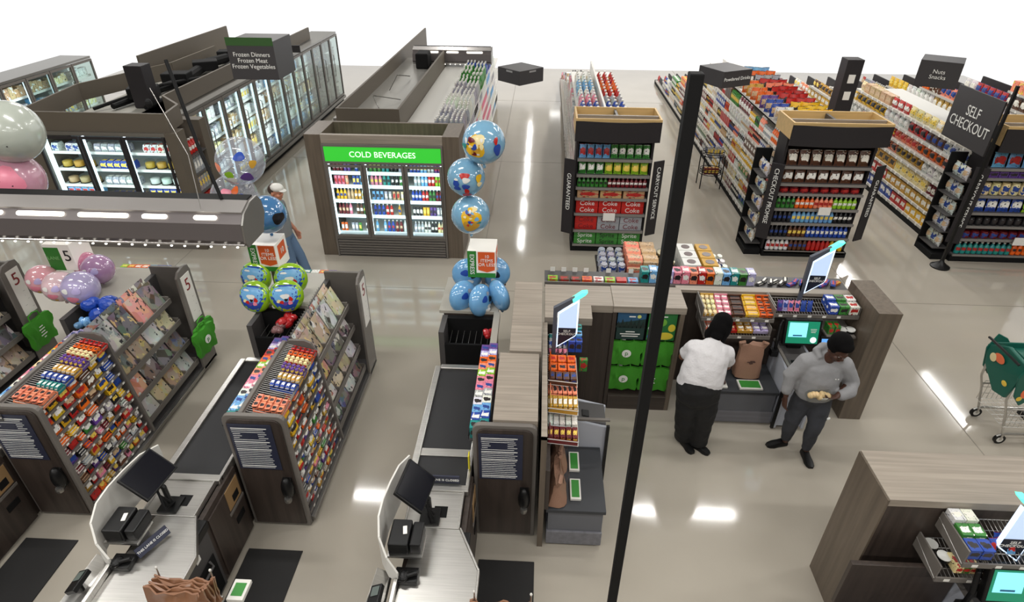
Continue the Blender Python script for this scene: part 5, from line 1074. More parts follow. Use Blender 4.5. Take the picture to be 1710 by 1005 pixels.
# bakery table behind
tb = thing('bakery_table', 'dark two tier table stacked with bakery packs behind the kiosk', 'table', (1.7, 7.6, 0)); B(.85, 2.6, 7.3, 8.0, .76, .8, CHAR).build('table_top', tb, bevel=.004); B(1.2, 2.4, 7.1, 7.3, .46, .5, CHAR).build('lower_tier', tb)
for x, y in ((.92, 7.36), (2.53, 7.36), (.92, 7.94), (2.53, 7.94)): B(x - .03, x + .03, y - .03, y + .03, 0, .76, CHAR).build('leg', tb)
for q in range(3):
    for r_ in range(4):
        for l in range(2): place('clear_bun_pack', 'jar', (.92 + .12 * q, 7.36 + .15 * r_, .8 + .1 * l), (.11, .13, .1), 'silver', .5, 'pale clear pack at the express end of the bakery table', 'bakery pack', 'pale clear packs')
for q in range(2):
    for r_ in range(3):
        for l in range(3): place('bread_pack', 'loaf', (1.33 + .21 * q, 7.4 + .2 * r_, .8 + .1 * l), (.2, .18, .1), 'tan' if q else 'salmon', .9, f'{"tan" if q else "orange labelled"} bread pack in the {"second" if q else "first"} stack of the bakery table', 'bread', f'bread stack {q}')
for r_ in range(2):
    for l in range(5): place('pie_tub', 'cake', (1.78, 7.42 + .25 * r_, .8 + .052 * l), (.24, .24, .05), 'tan', .1, f'round tan pie, {NTH[l]} up in the {"near" if r_ == 0 else "far"} pie stack', 'pie', None)
for q, (x, c) in enumerate(((2.1, 'white'), (2.35, 'gold'))):
    for r_ in range(3):
        for l in range(2 if r_ else 2):
            bx = thing('window_cake_box', f'{c} cake box with round window, {NTH[r_]} back, {"upper" if l else "lower"}, bakery table', 'cake box', (x, 7.4 + .22 * r_, .8 + .13 * l)); bw_ = .115 if c == 'white' else .1
            B(x - bw_, x + bw_, 7.3 + .22 * r_, 7.5 + .22 * r_, .8 + .13 * l, .92 + .13 * l, mat('box_' + c, PAL[c], .5)).build('carton', bx, bevel=.003); MB().cyl((x, 7.4 + .22 * r_, .92 + .13 * l), (x, 7.4 + .22 * r_, .924 + .13 * l), .06, mat('cake_window', (74, 50, 46), .3), 16).build('window', bx)
for q in range(2):
    for r_ in range(4): place('clear_bun_pack', 'jar', (2.62 - .09 * q - .02, 7.36 + .15 * r_, .8), (.08, .12, .14), 'white', .5, 'pale clear pack at the pole end of the bakery table', 'bakery pack', 'pale packs right')
b = MB(); b.tube([(1.62, 7.2, .8), (1.62, 7.2, 1.05), (1.58, 7.2, 1.12)], .006, STEEL, 6); tag(b.build('sign_holder'), 'thin steel card holder rod standing on the bakery table', 'holder')
# third kiosk bottom right
k3 = thing('kiosk_counter', 'large grey woodgrain kiosk block near the shopping trolley', 'counter', (3.6, 3.3, 0))
B(2.585, 4.9, 3.06, 3.54, 1.41, 1.48, LAMX).build('top', k3, bevel=.003); B(2.59, 4.9, 3.065, 3.535, 0, 1.41, DARK).build('body', k3, bevel=.003); B(2.575, 2.59, 3.06, 3.54, 0, 1.47, LAMZ).build('side_panel', k3)
wire_shelf(2.98, 3.9, 3.05, 2.72, 1.33, 1.26, 'upper one on the kiosk by the trolley'); wire_shelf(2.9, 3.5, 3.05, 2.76, 1.1, 1.03, 'lower one on the kiosk by the trolley')
for i, (y, c) in enumerate(((2.78, 'blue'), (2.89, 'green'), (3.0, 'white'))):
    for q in range(2): place('mint_box', 'carton', (3.04 + .085 * q, y, 1.30 + .02 * i), (.08, .1, .09), c, .12 + .2 * i, f'{cn(c)} mint box, {"outer" if q else "inner"} of row {NTH[i]}, on the kiosk by the trolley', 'mint box', None)
for i in range(2):
    b = MB(); b.lathe([(.045, 0), (.047, .03)], (0, 0, 0), BLK, 16); b.lathe([(.047, .03), (.047, .036), (.036, .036)], (0, 0, 0), WT, 16); o = b.build('round_tin'); o.location = (2.96 + .04 * i, 2.98 - .1 * i, 1.09); tag(o, f'{"farther" if i == 0 else "nearer"} round white rimmed tin beside the snack cartons, kiosk by the trolley', 'tin')
for i in range(3): place('snack_carton', 'carton', (3.06 + .05 * i, 2.84 - .0 * i, 1.07), (.06, .12, .07), ['cream', 'green', 'cream'][i], .1, f'{["first cream", "green", "last cream"][i]} snack carton beside the tins on the kiosk by the trolley', 'carton', None)
for i in range(7): place('gum_pouch', 'bag', (3.22 + .065 * i, 2.8 + .05 * (i % 2), 1.28), (.06, .03, .11), ['blue', 'blue', 'light_blue', 'blue', 'purple', 'lilac', 'pink'][i], .1, f'{cn(["blue", "blue", "light_blue", "blue", "purple", "lilac", "pink"][i])} gum pouch, {NTH[i]} along, kiosk by the trolley', 'gum pouch', None, tilt=.5)
lamp_sign(3.46, 2.83, 1.1, 1.62, 'on the kiosk by the trolley', R(180))
sco(3.35, 2.9, 0, 'under the wire shelves of the kiosk by the trolley')
# ---------------------------------------------------------------- people
def remesh(o, vox, it=6):
    m = o.modifiers.new('union', 'REMESH'); m.mode = 'VOXEL'; m.voxel_size = vox; m.use_smooth_shade = True
    s = o.modifiers.new('soften', 'SMOOTH'); s.iterations = it; s.factor = .5
def folds(o, k=.018, sz=.11):
    t = bpy.data.textures.new('cloth_folds', 'CLOUDS'); t.noise_scale = sz; t.noise_depth = 1
    d = o.modifiers.new('folds', 'DISPLACE'); d.texture = t; d.strength = k; d.mid_level = .5; d.texture_coords = 'LOCAL'
def limb(b, pts, rs, m, n=14, ry=None, ref=None):
    """closed tapered tube with round ends; rs radii, ry optional second radii"""
    P = [Vector(p) for p in pts]; rings = []; ref = Vector(ref) if ref else None
    for i, p in enumerate(P):
        d = (P[min(i + 1, len(P) - 1)] - P[max(i - 1, 0)]).normalized()
        if ref is None: ref = Vector((0, 0, 1)) if abs(d.z) < .9 else Vector((1, 0, 0))
        r_ = (ref - ref.dot(d) * d)
        r_ = r_.normalized() if r_.length > .01 else Vector((1, 0, 0))
        rings.append(b.ring(p, d, rs[i], n, r_, (ry or rs)[i]))
    d0 = (P[0] - P[1]).normalized(); d1 = (P[-1] - P[-2]).normalized()
    def shrink(r_, c, d, k, q): return [c + (v - c) * q + d * k for v in r_]
    first = [shrink(rings[0], P[0], d0, rs[0] * .55, .25), shrink(rings[0], P[0], d0, rs[0] * .4, .7)]; last = [shrink(rings[-1], P[-1], d1, rs[-1] * .4, .7), shrink(rings[-1], P[-1], d1, rs[-1] * .55, .25)]
    b.loft(first + rings + last, m)
def hand(b, w_, dirn, palm_n, m, curl=.5, side=1, s=1.0):
    """palm with five bent fingers; w_ wrist, dirn finger direction, palm_n palm normal, side +1/-1 for thumb side"""
    w_ = Vector(w_); d = Vector(dirn).normalized(); nn = Vector(palm_n); nn = (nn - nn.dot(d) * d).normalized(); sd = d.cross(nn) * side
    limb(b, [w_ - d * .01, w_ + d * .045 * s, w_ + d * .09 * s], [.026 * s, .038 * s, .038 * s], m, 12, [.018 * s, .016 * s, .014 * s], ref=sd)
    for i, (o_, L) in enumerate(((-.03, .062), (-.01, .072), (.01, .078), (.03, .07))):
        p = w_ + d * .085 * s + sd * o_ * s; q1 = p + (d * math.cos(curl * .5) + nn * math.sin(curl * .5)) * L * .45 * s; q2 = q1 + (d * math.cos(curl * 1.5) + nn * math.sin(curl * 1.5)) * L * .35 * s; q3 = q2 + (d * math.cos(curl * 2.3) + nn * math.sin(curl * 2.3)) * L * .25 * s
        limb(b, [p - d * .02 * s, q1, q2, q3], [.0095 * s, .009 * s, .008 * s, .007 * s], m, 8)
    p = w_ + d * .03 * s + sd * .032 * s; q1 = p + (d * .7 + sd * .6 + nn * .2).normalized() * .04 * s; q2 = q1 + (d * .85 + sd * .1 + nn * .5).normalized() * .032 * s
    limb(b, [w_ + d * .015 * s + sd * .012 * s, p, q1, q2], [.013 * s, .0125 * s, .011 * s, .0085 * s], m, 8)
def head(b, c, fwd, up, m, s=1.0):
    c = Vector(c); f = Vector(fwd).normalized(); u = Vector(up); u = (u - u.dot(f) * f).normalized(); r_ = f.cross(u)
    M = Matrix((r_, f, u)).transposed()
    def E_(o_, rad): b.ell(c + M @ Vector(o_) * s, [q * s for q in rad], m, 16, 12, M.to_euler())
    E_((0, -.01, .03), (.078, .098, .098)); E_((0, .02, -.045), (.062, .075, .075)); E_((0, .055, -.095), (.032, .034, .026))
    E_((0, .098, -.02), (.014, .022, .022)); E_((0, .1, -.03), (.02, .014, .012)); E_((0, .088, -.062), (.026, .014, .011)); E_((0, .083, .02), (.05, .016, .012))
    for sg in (-1, 1): E_((sg * .08, -.005, -.012), (.012, .022, .033)); E_((sg * .042, .07, -.03), (.024, .022, .022))
    return M
def eyes(t, body, c, M, s=1.0):
    c = Vector(c); b = MB()
    for sg in (-1, 1): b.ell(c + M @ Vector((sg * .031, .079, .0)) * s, (.011 * s, .009 * s, .005 * s), mat('eye_white', (150, 142, 134), .6), 10, 8); b.ell(c + M @ Vector((sg * .031, .086, -.001)) * s, (.005 * s, .004 * s, .005 * s), mat('iris_dark', (24, 18, 16), .2), 8, 6)
    b.build('eye', body)
    b = MB(); b.ell(c + M @ Vector((0, .1, -.062)) * s, (.024 * s, .006 * s, .006 * s), mat('lip', (104, 58, 52), .4), 10, 6, M.to_euler()); b.build('lips', body)
def shoe(b, heel, toe, m, wd=.045, h=.06):
    heel, toe = Vector(heel), Vector(toe); d = (toe - heel).normalized(); L = (toe - heel).length
    n = Vector((-d.y, d.x, 0)); rings = []
    for u, w_, hh in ((-.02, .5, .8), (.0, .8, 1.25), (.2, .9, 1.35), (.45, .9, 1.1), (.7, 1.1, .85), (.9, .9, .65), (1, .5, .5)):
        c = heel + d * L * u; c.z = 0; rings.append([c + n * wd * w_ * x + Vector((0, 0, .004 + h * hh * z)) for x, z in ((-1, 0), (1, 0), (1.05, .35), (.75, .85), (0, 1), (-.75, .85), (-1.05, .35))])
    b.loft(rings, m)
HOOD = mat('grey_fleece', (140, 140, 142), .85, bump=.25, bscale=9); SWPT = mat('dark_grey_cotton', (52, 54, 60), .85, bump=.25, bscale=9); WTEE = mat('white_cotton', (206, 204, 206), .8, bump=.45, bscale=7); BPNT = mat('black_cotton', (9, 9, 11), .8, bump=.2, bscale=9); HAIRB = mat('black_hair', (8, 7, 8), .9, spec=.15, bump=.6, bscale=70)
def gray_person():
    t = thing('person', 'person in grey hooded sweatshirt and dark trousers holding a clear bakery pack', 'person', (2.9, 4.95, 0))
    A = Vector; skin = MB(); sh = SKIN_D
    hc = A((2.93, 4.86, 1.50)); f = A((.28, -1, -.62)); u = A((.1, -.35, 1))
    M = head(skin, hc, f, u, sh, 1.05)
    limb(skin, [(2.90, 4.95, 1.28), (2.91, 4.91, 1.36), (2.925, 4.89, 1.43)], [.06, .056, .056], sh)
    # viewer-left arm hangs by the side, viewer-right forearm crosses in front
    limb(skin, [(2.9, 4.96, .95), (2.9, 4.97, 1.15), (2.9, 4.97, 1.24)], [.12, .12, .1], sh, ry=[.08, .08, .06])
    limb(skin, [(2.72, 4.98, 1.22), (2.62, 4.98, 1.02), (2.62, 4.94, .82)], [.05, .04, .028], sh); limb(skin, [(2.9, 4.97, 1.24), (2.72, 4.97, 1.22)], [.05, .035], sh); limb(skin, [(2.9, 4.97, 1.24), (3.1, 4.95, 1.22)], [.05, .035], sh)
    hand(skin, (2.62, 4.935, .80), (.04, -.12, -1), (1, .2, 0), sh, .45, -1, 1.05)
    limb(skin, [(3.09, 4.95, 1.22), (3.2, 4.93, 1.04), (3.02, 4.76, .99)], [.05, .042, .028], sh)
    hand(skin, (3.02, 4.76, .985), (-1, -.2, .02), (0, .25, 1), sh, .55, 1, 1.05)
    limb(skin, [(2.9, 4.96, .98), (2.83, 5.0, .8), (2.82, 5.0, .45), (2.83, 5.05, .08)], [.1, .08, .05, .035], sh); limb(skin, [(2.9, 4.96, .98), (2.99, 4.93, .8), (3.0, 4.9, .45), (3.01, 4.92, .08)], [.1, .08, .05, .035], sh)
    body = skin.build('body', t); remesh(body, .006, 4); eyes(t, body, hc, M, 1.05)
    c = MB(); limb(c, [(2.9, 4.965, .86), (2.9, 4.96, .93), (2.9, 4.95, 1.08), (2.9, 4.96, 1.22), (2.9, 4.97, 1.31)], [.195, .21, .205, .2, .13], HOOD, 20, [.15, .16, .155, .13, .09], ref=(1, 0, 0))
    limb(c, [(2.86, 4.97, 1.28), (2.73, 4.98, 1.24), (2.63, 4.99, 1.05), (2.615, 4.95, .87)], [.1, .092, .078, .056], HOOD)
    limb(c, [(2.94, 4.97, 1.28), (3.09, 4.95, 1.24), (3.215, 4.94, 1.05)], [.1, .095, .082], HOOD); limb(c, [(3.215, 4.94, 1.05), (3.17, 4.84, .99), (3.06, 4.78, .985)], [.082, .074, .054], HOOD)
    # hood ring lying round the neck
    c.tube([(2.82, 4.9, 1.34), (2.8, 4.98, 1.38), (2.88, 5.05, 1.38), (2.99, 5.03, 1.38), (3.03, 4.94, 1.37), (3.0, 4.88, 1.33)], [.03, .045, .055, .055, .045, .03], HOOD, 10)
    h = c.build('hooded_sweatshirt', t); remesh(h, .011, 5); folds(h)
    b = MB()
    for dx in (0, .025): b.ell((2.975 + dx, 4.802, 1.17), (.008, .003, .006), WT, 8, 6)
    b.build('chest_logo', h)
    c = MB(); limb(c, [(2.9, 4.965, .97), (2.9, 4.96, .88), (2.9, 4.96, .8)], [.19, .195, .17], SWPT, 20, [.14, .145, .13], ref=(1, 0, 0))
    limb(c, [(2.85, 4.98, .86), (2.82, 5.0, .68), (2.8, 5.0, .47), (2.815, 5.03, .28), (2.83, 5.06, .11)], [.115, .108, .085, .072, .052], SWPT); limb(c, [(2.97, 4.95, .86), (2.99, 4.93, .68), (3.0, 4.9, .47), (3.0, 4.92, .28), (3.01, 4.93, .11)], [.115, .108, .085, .072, .052], SWPT)
    h2 = c.build('trousers', t); remesh(h2, .011, 5); folds(h2)
    MB().ell((3.085, 4.86, .6), (.03, .01, .018), WT, 10, 6, (0, .4, .5)).build('pocket_logo', h2)
    b = MB(); shoe(b, (2.86, 5.08, 0), (2.63, 5.03, 0), BLK); b.build('shoe', t, smooth=True)
    b = MB(); shoe(b, (3.01, 4.96, 0), (3.01, 4.72, 0), BLK); b.build('shoe', t, smooth=True)
    b = MB(); Me = M.to_euler()
    for o_, rad in (((0, -.035, .07), (.108, .112, .098)), ((0, .03, .1), (.08, .06, .045)), ((-.06, -.03, .02), (.04, .075, .06)), ((.06, -.03, .02), (.04, .075, .06)), ((0, -.08, 0), (.075, .045, .075))): b.ell(hc + M @ A(o_) * 1.05, rad, HAIRB, 16, 10, Me)
    hr = b.build('hair', t); remesh(hr, .01, 3)
gray_person()
bp = thing('bakery_pack', 'clear pack of pale pastries held by the person in grey', 'bakery pack', (2.83, 4.74, 1.0)); bp.rotation_euler = (.5, 0, .1)
b = MB(); random.seed(5)
for i in range(7): b.ell((-.09 + .03 * i, random.uniform(-.015, .015), random.uniform(0, .03)), (.03, .035, .03), mat('pale_pastry', (214, 184, 138), .6), 10, 6)
b.build('pastries', bp, smooth=True, local=True); MB().box(-.11, .11, -.05, .05, -.035, .05, glass_mat('clear_wrap', (244, 246, 244), .03, .15)).build('clear_wrap', bp, local=True); MB().obox((.03, -.045, .03), (.06, .002, .045), (0, 0, 0), PAPER).build('label_card', bp, local=True)
def white_person():
    t = thing('person', 'person in white T-shirt and black trousers bending over the bagging shelf', 'person', (1.78, 5.0, 0))
    A = Vector; s = MB(); sh = mat('brown_skin', (110, 70, 52), .5)
    hc = A((1.93, 5.28, 1.44)); f = A((.75, .85, -.75)); u = A((.5, .5, .8))
    M = head(s, hc, f, u, sh, 1.0)
    limb(s, [(1.83, 5.12, 1.3), (1.87, 5.2, 1.38)], [.06, .055], sh)
    limb(s, [(1.74, 4.98, .95), (1.77, 5.03, 1.12), (1.8, 5.1, 1.28)], [.15, .14, .13], sh, ry=[.1, .1, .09])
    limb(s, [(1.8, 5.1, 1.28), (1.66, 5.14, 1.29)], [.07, .05], sh); limb(s, [(1.8, 5.1, 1.28), (1.97, 5.1, 1.24)], [.07, .05], sh)
    limb(s, [(1.65, 5.14, 1.28), (1.58, 5.24, 1.06), (1.72, 5.42, .95)], [.05, .045, .028], sh); hand(s, (1.73, 5.43, .945), (.8, .6, -.3), (0, 0, -1), sh, .5, -1)
    limb(s, [(1.97, 5.1, 1.24), (2.05, 5.2, .98), (2.1, 5.42, .78)], [.05, .043, .028], sh); hand(s, (2.1, 5.43, .765), (.15, .5, -.8), (-1, .2, 0), sh, .5, 1)
    limb(s, [(1.72, 4.97, .95), (1.69, 5.0, .5), (1.70, 5.05, .08)], [.12, .07, .04], sh); limb(s, [(1.78, 4.97, .95), (1.84, 4.96, .5), (1.85, 4.98, .08)], [.12, .07, .04], sh)
    body = s.build('body', t); remesh(body, .006, 4); eyes(t, body, hc, M)
    c = MB(); limb(c, [(1.72, 4.97, .9), (1.735, 4.98, .99), (1.76, 5.02, 1.12), (1.79, 5.07, 1.23), (1.82, 5.11, 1.31)], [.235, .235, .22, .215, .13], WTEE, 22, [.17, .175, .165, .14, .09], ref=(1, 0, 0))
    limb(c, [(1.74, 5.1, 1.27), (1.64, 5.14, 1.24), (1.59, 5.19, 1.13)], [.1, .09, .078], WTEE); limb(c, [(1.88, 5.09, 1.25), (1.98, 5.11, 1.21), (2.03, 5.17, 1.07)], [.1, .09, .078], WTEE)
    h = c.build('white_t_shirt', t); remesh(h, .011, 5); folds(h, .028, .13)
    c = MB(); limb(c, [(1.72, 4.97, 1.0), (1.72, 4.96, .9), (1.73, 4.96, .76)], [.21, .235, .22], BPNT, 22, [.16, .18, .17], ref=(1, 0, 0))
    limb(c, [(1.67, 4.98, .84), (1.66, 5.0, .6), (1.68, 5.02, .35), (1.70, 5.05, .08)], [.14, .135, .115, .095], BPNT); limb(c, [(1.79, 4.96, .84), (1.83, 4.96, .6), (1.84, 4.97, .35), (1.85, 4.98, .08)], [.14, .135, .115, .095], BPNT)
    h = c.build('wide_trousers', t); remesh(h, .011, 5); folds(h, .025, .13)
    b = MB(); shoe(b, (1.70, 5.05, 0), (1.78, 4.86, 0), BLK); b.build('shoe', t, smooth=True)
    b = MB(); shoe(b, (1.82, 5.0, 0), (1.96, 4.86, 0), BLK); b.build('shoe', t, smooth=True)
    b = MB(); Me = M.to_euler()
    for o_, rad in (((0, -.035, .05), (.1, .11, .095)), ((0, -.09, -.02), (.09, .07, .1)), ((-.075, -.01, -.03), (.035, .07, .1)), ((.075, -.01, -.03), (.035, .07, .1)), ((.08, -.02, -.12), (.03, .04, .08)), ((-.06, -.06, -.12), (.05, .05, .07)), ((.03, -.1, -.11), (.06, .05, .06))): b.ell(hc + M @ A(o_), rad, HAIRB, 16, 10, Me)
    hr = b.build('hair', t); remesh(hr, .01, 3)
white_person()
def walking_man():
    ox, oy = -3.83, 8.15
    t = thing('person', 'person in grey T-shirt, blue jeans and white cap walking behind the lanes', 'person', (ox, oy, 0)); A = Vector
    def P(x, y, z): return (ox + x, oy + y, z)
    s = MB(); hc = A(P(.0, .0, 1.6)); f = A((1, -.25, -.15)); M = head(s, hc, f, (0, 0, 1), SKIN_L, 1.0)
    limb(s, [P(-.04, .0, 1.4), P(-.02, 0, 1.5)], [.058, .055], SKIN_L); limb(s, [P(-.04, 0, .98), P(-.05, 0, 1.2), P(-.05, 0, 1.38)], [.09, .1, .1], SKIN_L, ry=[.12, .13, .13], ref=(1, 0, 0))
    limb(s, [P(-.04, -.15, 1.36), P(-.1, -.21, 1.1), P(.02, -.22, .88)], [.048, .042, .028], SKIN_L); hand(s, P(.02, -.22, .87), (.3, 0, -1), (0, 1, 0), SKIN_L, .4, 1)
    limb(s, [P(-.04, .15, 1.36), P(-.06, .22, 1.1), P(.08, .22, .9)], [.048, .042, .028], SKIN_L); hand(s, P(.08, .22, .89), (.4, 0, -1), (0, -1, 0), SKIN_L, .4, -1)
    limb(s, [P(-.04, -.15, 1.36), P(-.04, .15, 1.36)], [.06, .06], SKIN_L)
    limb(s, [P(-.03, -.08, .95), P(.05, -.09, .5), P(-.12, -.1, .1)], [.09, .06, .04], SKIN_L); limb(s, [P(-.03, .08, .95), P(.12, .09, .52), P(.22, .1, .1)], [.09, .06, .04], SKIN_L)
    body = s.build('body', t); remesh(body, .007, 4); eyes(t, body, hc, M)
    m = mat('heather_grey_cotton', (126, 128, 130), .85, bump=.3, bscale=8); c = MB()
    limb(c, [P(-.03, 0, .92), P(-.03, 0, 1.05), P(-.04, 0, 1.25), P(-.05, 0, 1.4)], [.14, .145, .14, .08], m, 18, [.18, .18, .19, .13], ref=(1, 0, 0)); limb(c, [P(-.04, -.12, 1.37), P(-.07, -.19, 1.26), P(-.1, -.21, 1.12)], [.085, .075, .068], m); limb(c, [P(-.04, .12, 1.37), P(-.05, .19, 1.26), P(-.06, .22, 1.12)], [.085, .075, .068], m)
    remesh(c.build('grey_t_shirt', t), .012, 4)
    m = mat('blue_denim', (92, 116, 146), .85, bump=.3, bscale=20); c = MB(); limb(c, [P(-.03, 0, 1.0), P(-.03, 0, .88)], [.13, .14], m, 18, [.17, .175], ref=(1, 0, 0)); limb(c, [P(-.03, -.08, .88), P(.05, -.09, .5), P(-.12, -.1, .09)], [.115, .085, .065], m); limb(c, [P(-.03, .08, .88), P(.12, .09, .52), P(.22, .1, .09)], [.115, .085, .065], m)
    remesh(c.build('jeans', t), .012, 4)
    b = MB(); shoe(b, P(-.15, -.1, 0), P(.09, -.12, 0), GREYD); b.build('shoe', t, smooth=True); b = MB(); shoe(b, P(.18, .1, 0), P(.43, .08, 0), GREYD); b.build('shoe', t, smooth=True)
    b = MB(); b.ell(hc + M @ A((0, -.03, .03)), (.086, .09, .09), mat('brown_hair', (62, 44, 36), .6), 14, 10, M.to_euler()); b.build('hair', t, smooth=True)
    b = MB(); b.ell(hc + M @ A((0, .02, .075)), (.09, .1, .06), WHT, 14, 8, M.to_euler()); b.ell(hc + M @ A((0, .11, .055)), (.06, .06, .012), WHT, 14, 6, M.to_euler()); b.build('cap', t, smooth=True)
    b = MB()
    for sg in (-1, 1): b.ell(hc + M @ A((sg * .035, .08, .085)), (.03, .014, .02), BLK, 10, 6, M.to_euler())
    b.build('dark_glasses', t, smooth=True)
walking_man()
# ---------------------------------------------------------------- shopping trolley
def trolley():
    t = thing('shopping_trolley', 'metal shopping trolley with a dark green plastic top basket near the kiosk block', 'trolley', (5.45, 5.4, 0))
    G = mat('dark_green_plastic', (14, 88, 74), .35); b = MB()
    x0, x1, y0, y1 = 5.2, 6.1, 5.15, 5.75
    fr = MB()
    for y in (y0 + .08, y1 - .08): fr.tube([(x0 + .02, y, .1), (x0 + .1, y, .14), (x1 + .1, y, .16)], .014, STEEL, 8); fr.tube([(x0 + .06, y, .14), (x0 - .03, y, .45), (x0 - .1, y, .62), (x0 - .12, y, .98)], .013, STEEL, 8)
    fr.tube([(x0 - .12, y0 + .05, .98), (x0 - .12, y1 - .05, .98)], .013, BLK, 8); fr.tube([(x0 - .05, y0 + .08, .5), (x1 + .1, y0 + .08, .5)], .01, STEEL, 6); fr.tube([(x0 - .05, y1 - .08, .5), (x1 + .1, y1 - .08, .5)], .01, STEEL, 6)
    fr.build('frame', t, smooth=True)
    w_ = MB()
    for i in range(18): x = x0 + i * .055; w_.tube([(x, y0 + .06, .52), (x, y0 + .06, .26), (x, y1 - .06, .26), (x, y1 - .06, .52)], .0035, STEEL, 4)
    for i in range(8): y = y0 + .06 + i * (y1 - y0 - .12) / 7; w_.cyl((x0, y, .26), (x1 + .1, y, .26), .0035, STEEL, 4)
    for z in (.34, .43, .52):
        for y in (y0 + .06, y1 - .06): w_.cyl((x0, y, z), (x1 + .1, y, z), .0045, STEEL, 4)
    w_.build('lower_basket', t)
    w_ = MB()
    for i in range(16): x = x0 + .05 + i * .06; w_.tube([(x, y0 + .03, 1.0), (x, y0 + .07, .66), (x, y1 - .07, .66), (x, y1 - .03, 1.0)], .0035, STEEL, 4)
    for z, e in ((.66, .07), (.78, .05), (.9, .04), (1.0, .03)):
        for y in (y0 + e, y1 - e): w_.cyl((x0, y, z), (x1 + .1, y, z), .0045, STEEL, 4)
    w_.build('upper_basket', t)
    g = MB(); g.prism([(x0 - .16, y0 + .02, .97), (x0 - .1, y0 + .02, 1.16), (x0 + .02, y0 + .02, 1.1), (x0 + .12, y0 + .02, .98), (x0 + .1, y0 + .02, .7), (x0 + .0, y0 + .02, .6), (x0 - .1, y0 + .02, .72)], (0, .02, 0), G)
    g.prism([(x0 - .16, y1 - .04, .97), (x0 - .1, y1 - .04, 1.16), (x0 + .02, y1 - .04, 1.1), (x0 + .12, y1 - .04, .98), (x0 + .1, y1 - .04, .7), (x0 + .0, y1 - .04, .6), (x0 - .1, y1 - .04, .72)], (0, .02, 0), G)
    g.prism([(x0 - .15, y0 + .02, .98), (x0 - .13, y0 + .06, 1.12), (x0 - .12, 5.5, 1.14), (x0 - .14, y1 - .0, 1.0), (x0 - .15, y1 - .1, .8), (x0 - .15, 5.4, .62), (x0 - .15, y0 + .08, .66)], (.04, 0, 0), G); g.box(x0 - .1, x0 + .5, y1 - .06, y1 - .04, .8, 1.06, G); g.box(x0 + .1, x0 + .55, y0 + .04, y1 - .06, .96, 1.0, G)
    gb = g.build('child_seat', t, bevel=.012)
    l = MB(); l.ell((x0 - .155, 5.5, .98), (.004, .08, .05), mat('orange_print', (228, 112, 70), .5), 12, 8); l.ell((x0 - .157, 5.58, .94), (.004, .05, .05), mat('cream_print', (226, 210, 160), .5), 12, 8); l.ell((x0 - .155, 5.3, .8), (.004, .04, .03), mat('yellow_print', (226, 190, 70), .5), 12, 8)
    l.build('printed_flowers', gb)
    l = MB(); l.ell((x0 + .0, y0 + .018, .78), (.05, .003, .07), mat('orange_print'), 12, 8); l.ell((x0 + .01, y0 + .016, .86), (.05, .003, .06), mat('cream_print'), 12, 8); l.ell((x0 - .04, y0 + .018, .7), (.03, .003, .03), mat('yellow_print'), 12, 8); l.build('side_print', gb)
    MB().tube([(x0 - .2, y0 + .05, 1.12), (x0 - .22, y0 + .12, 1.14), (x0 - .22, y1 - .12, 1.14), (x0 - .2, y1 - .05, 1.12)], .014, BLK, 8).build('handle', t, smooth=True)
    B(x0 + .3, x0 + .33, y0 + .1, y0 + .3, .27, .33, BLK).build('bumper', t)
    for x, y in ((x0 + .06, y0 + .08), (x0 + .42, y0 + .06), (x0 + .06, y1 - .08), (x1 + .05, y1 - .08)):
        w1 = MB(); w1.cyl((x, y - .014, .062), (x, y + .014, .062), .062, BLK, 20); w1.cyl((x, y - .017, .062), (x, y + .017, .062), .035, WHT, 16); w1.box(x - .012, x + .012, y - .022, y - .017, .062, .14, STEEL); w1.build('wheel', t)
trolley()
# ---------------------------------------------------------------- balloons
def print_patch(parent, px, pz, rx, rz_, r, fl, pw, off, m, kw):
    """a print lying on the curved film: fan of rings projected on the balloon surface"""
    vs = []; fs = []; n = 16; T = 4
    def P(u, v):
        q = min(.985, math.hypot(u, v)); k = q / max(1e-6, math.hypot(u, v)); u *= k; v *= k
        y = -fl * math.sqrt(max(0, 1 - q ** pw)); g = 1 + off / r
        return (u * r * g, y * r * g, v * r * g)
    vs.append(P(px, pz))
    for t in range(1, T + 1):
        for k in range(n): a = 2 * PI * k / n; w_ = 1 + .12 * math.sin(3 * a + px * 9); vs.append(P(px + rx * w_ * t / T * math.cos(a), pz + rz_ * w_ * t / T * math.sin(a)))
    for k in range(n): fs.append((0, 1 + k, 1 + (k + 1) % n))
    for t in range(T - 1):
        for k in range(n): a = 1 + t * n + k; b = 1 + t * n + (k + 1) % n; fs.append((a, a + n, b + n, b))
    MB().add(vs, fs, m).build('printed_patch', parent, smooth=True, local=True)
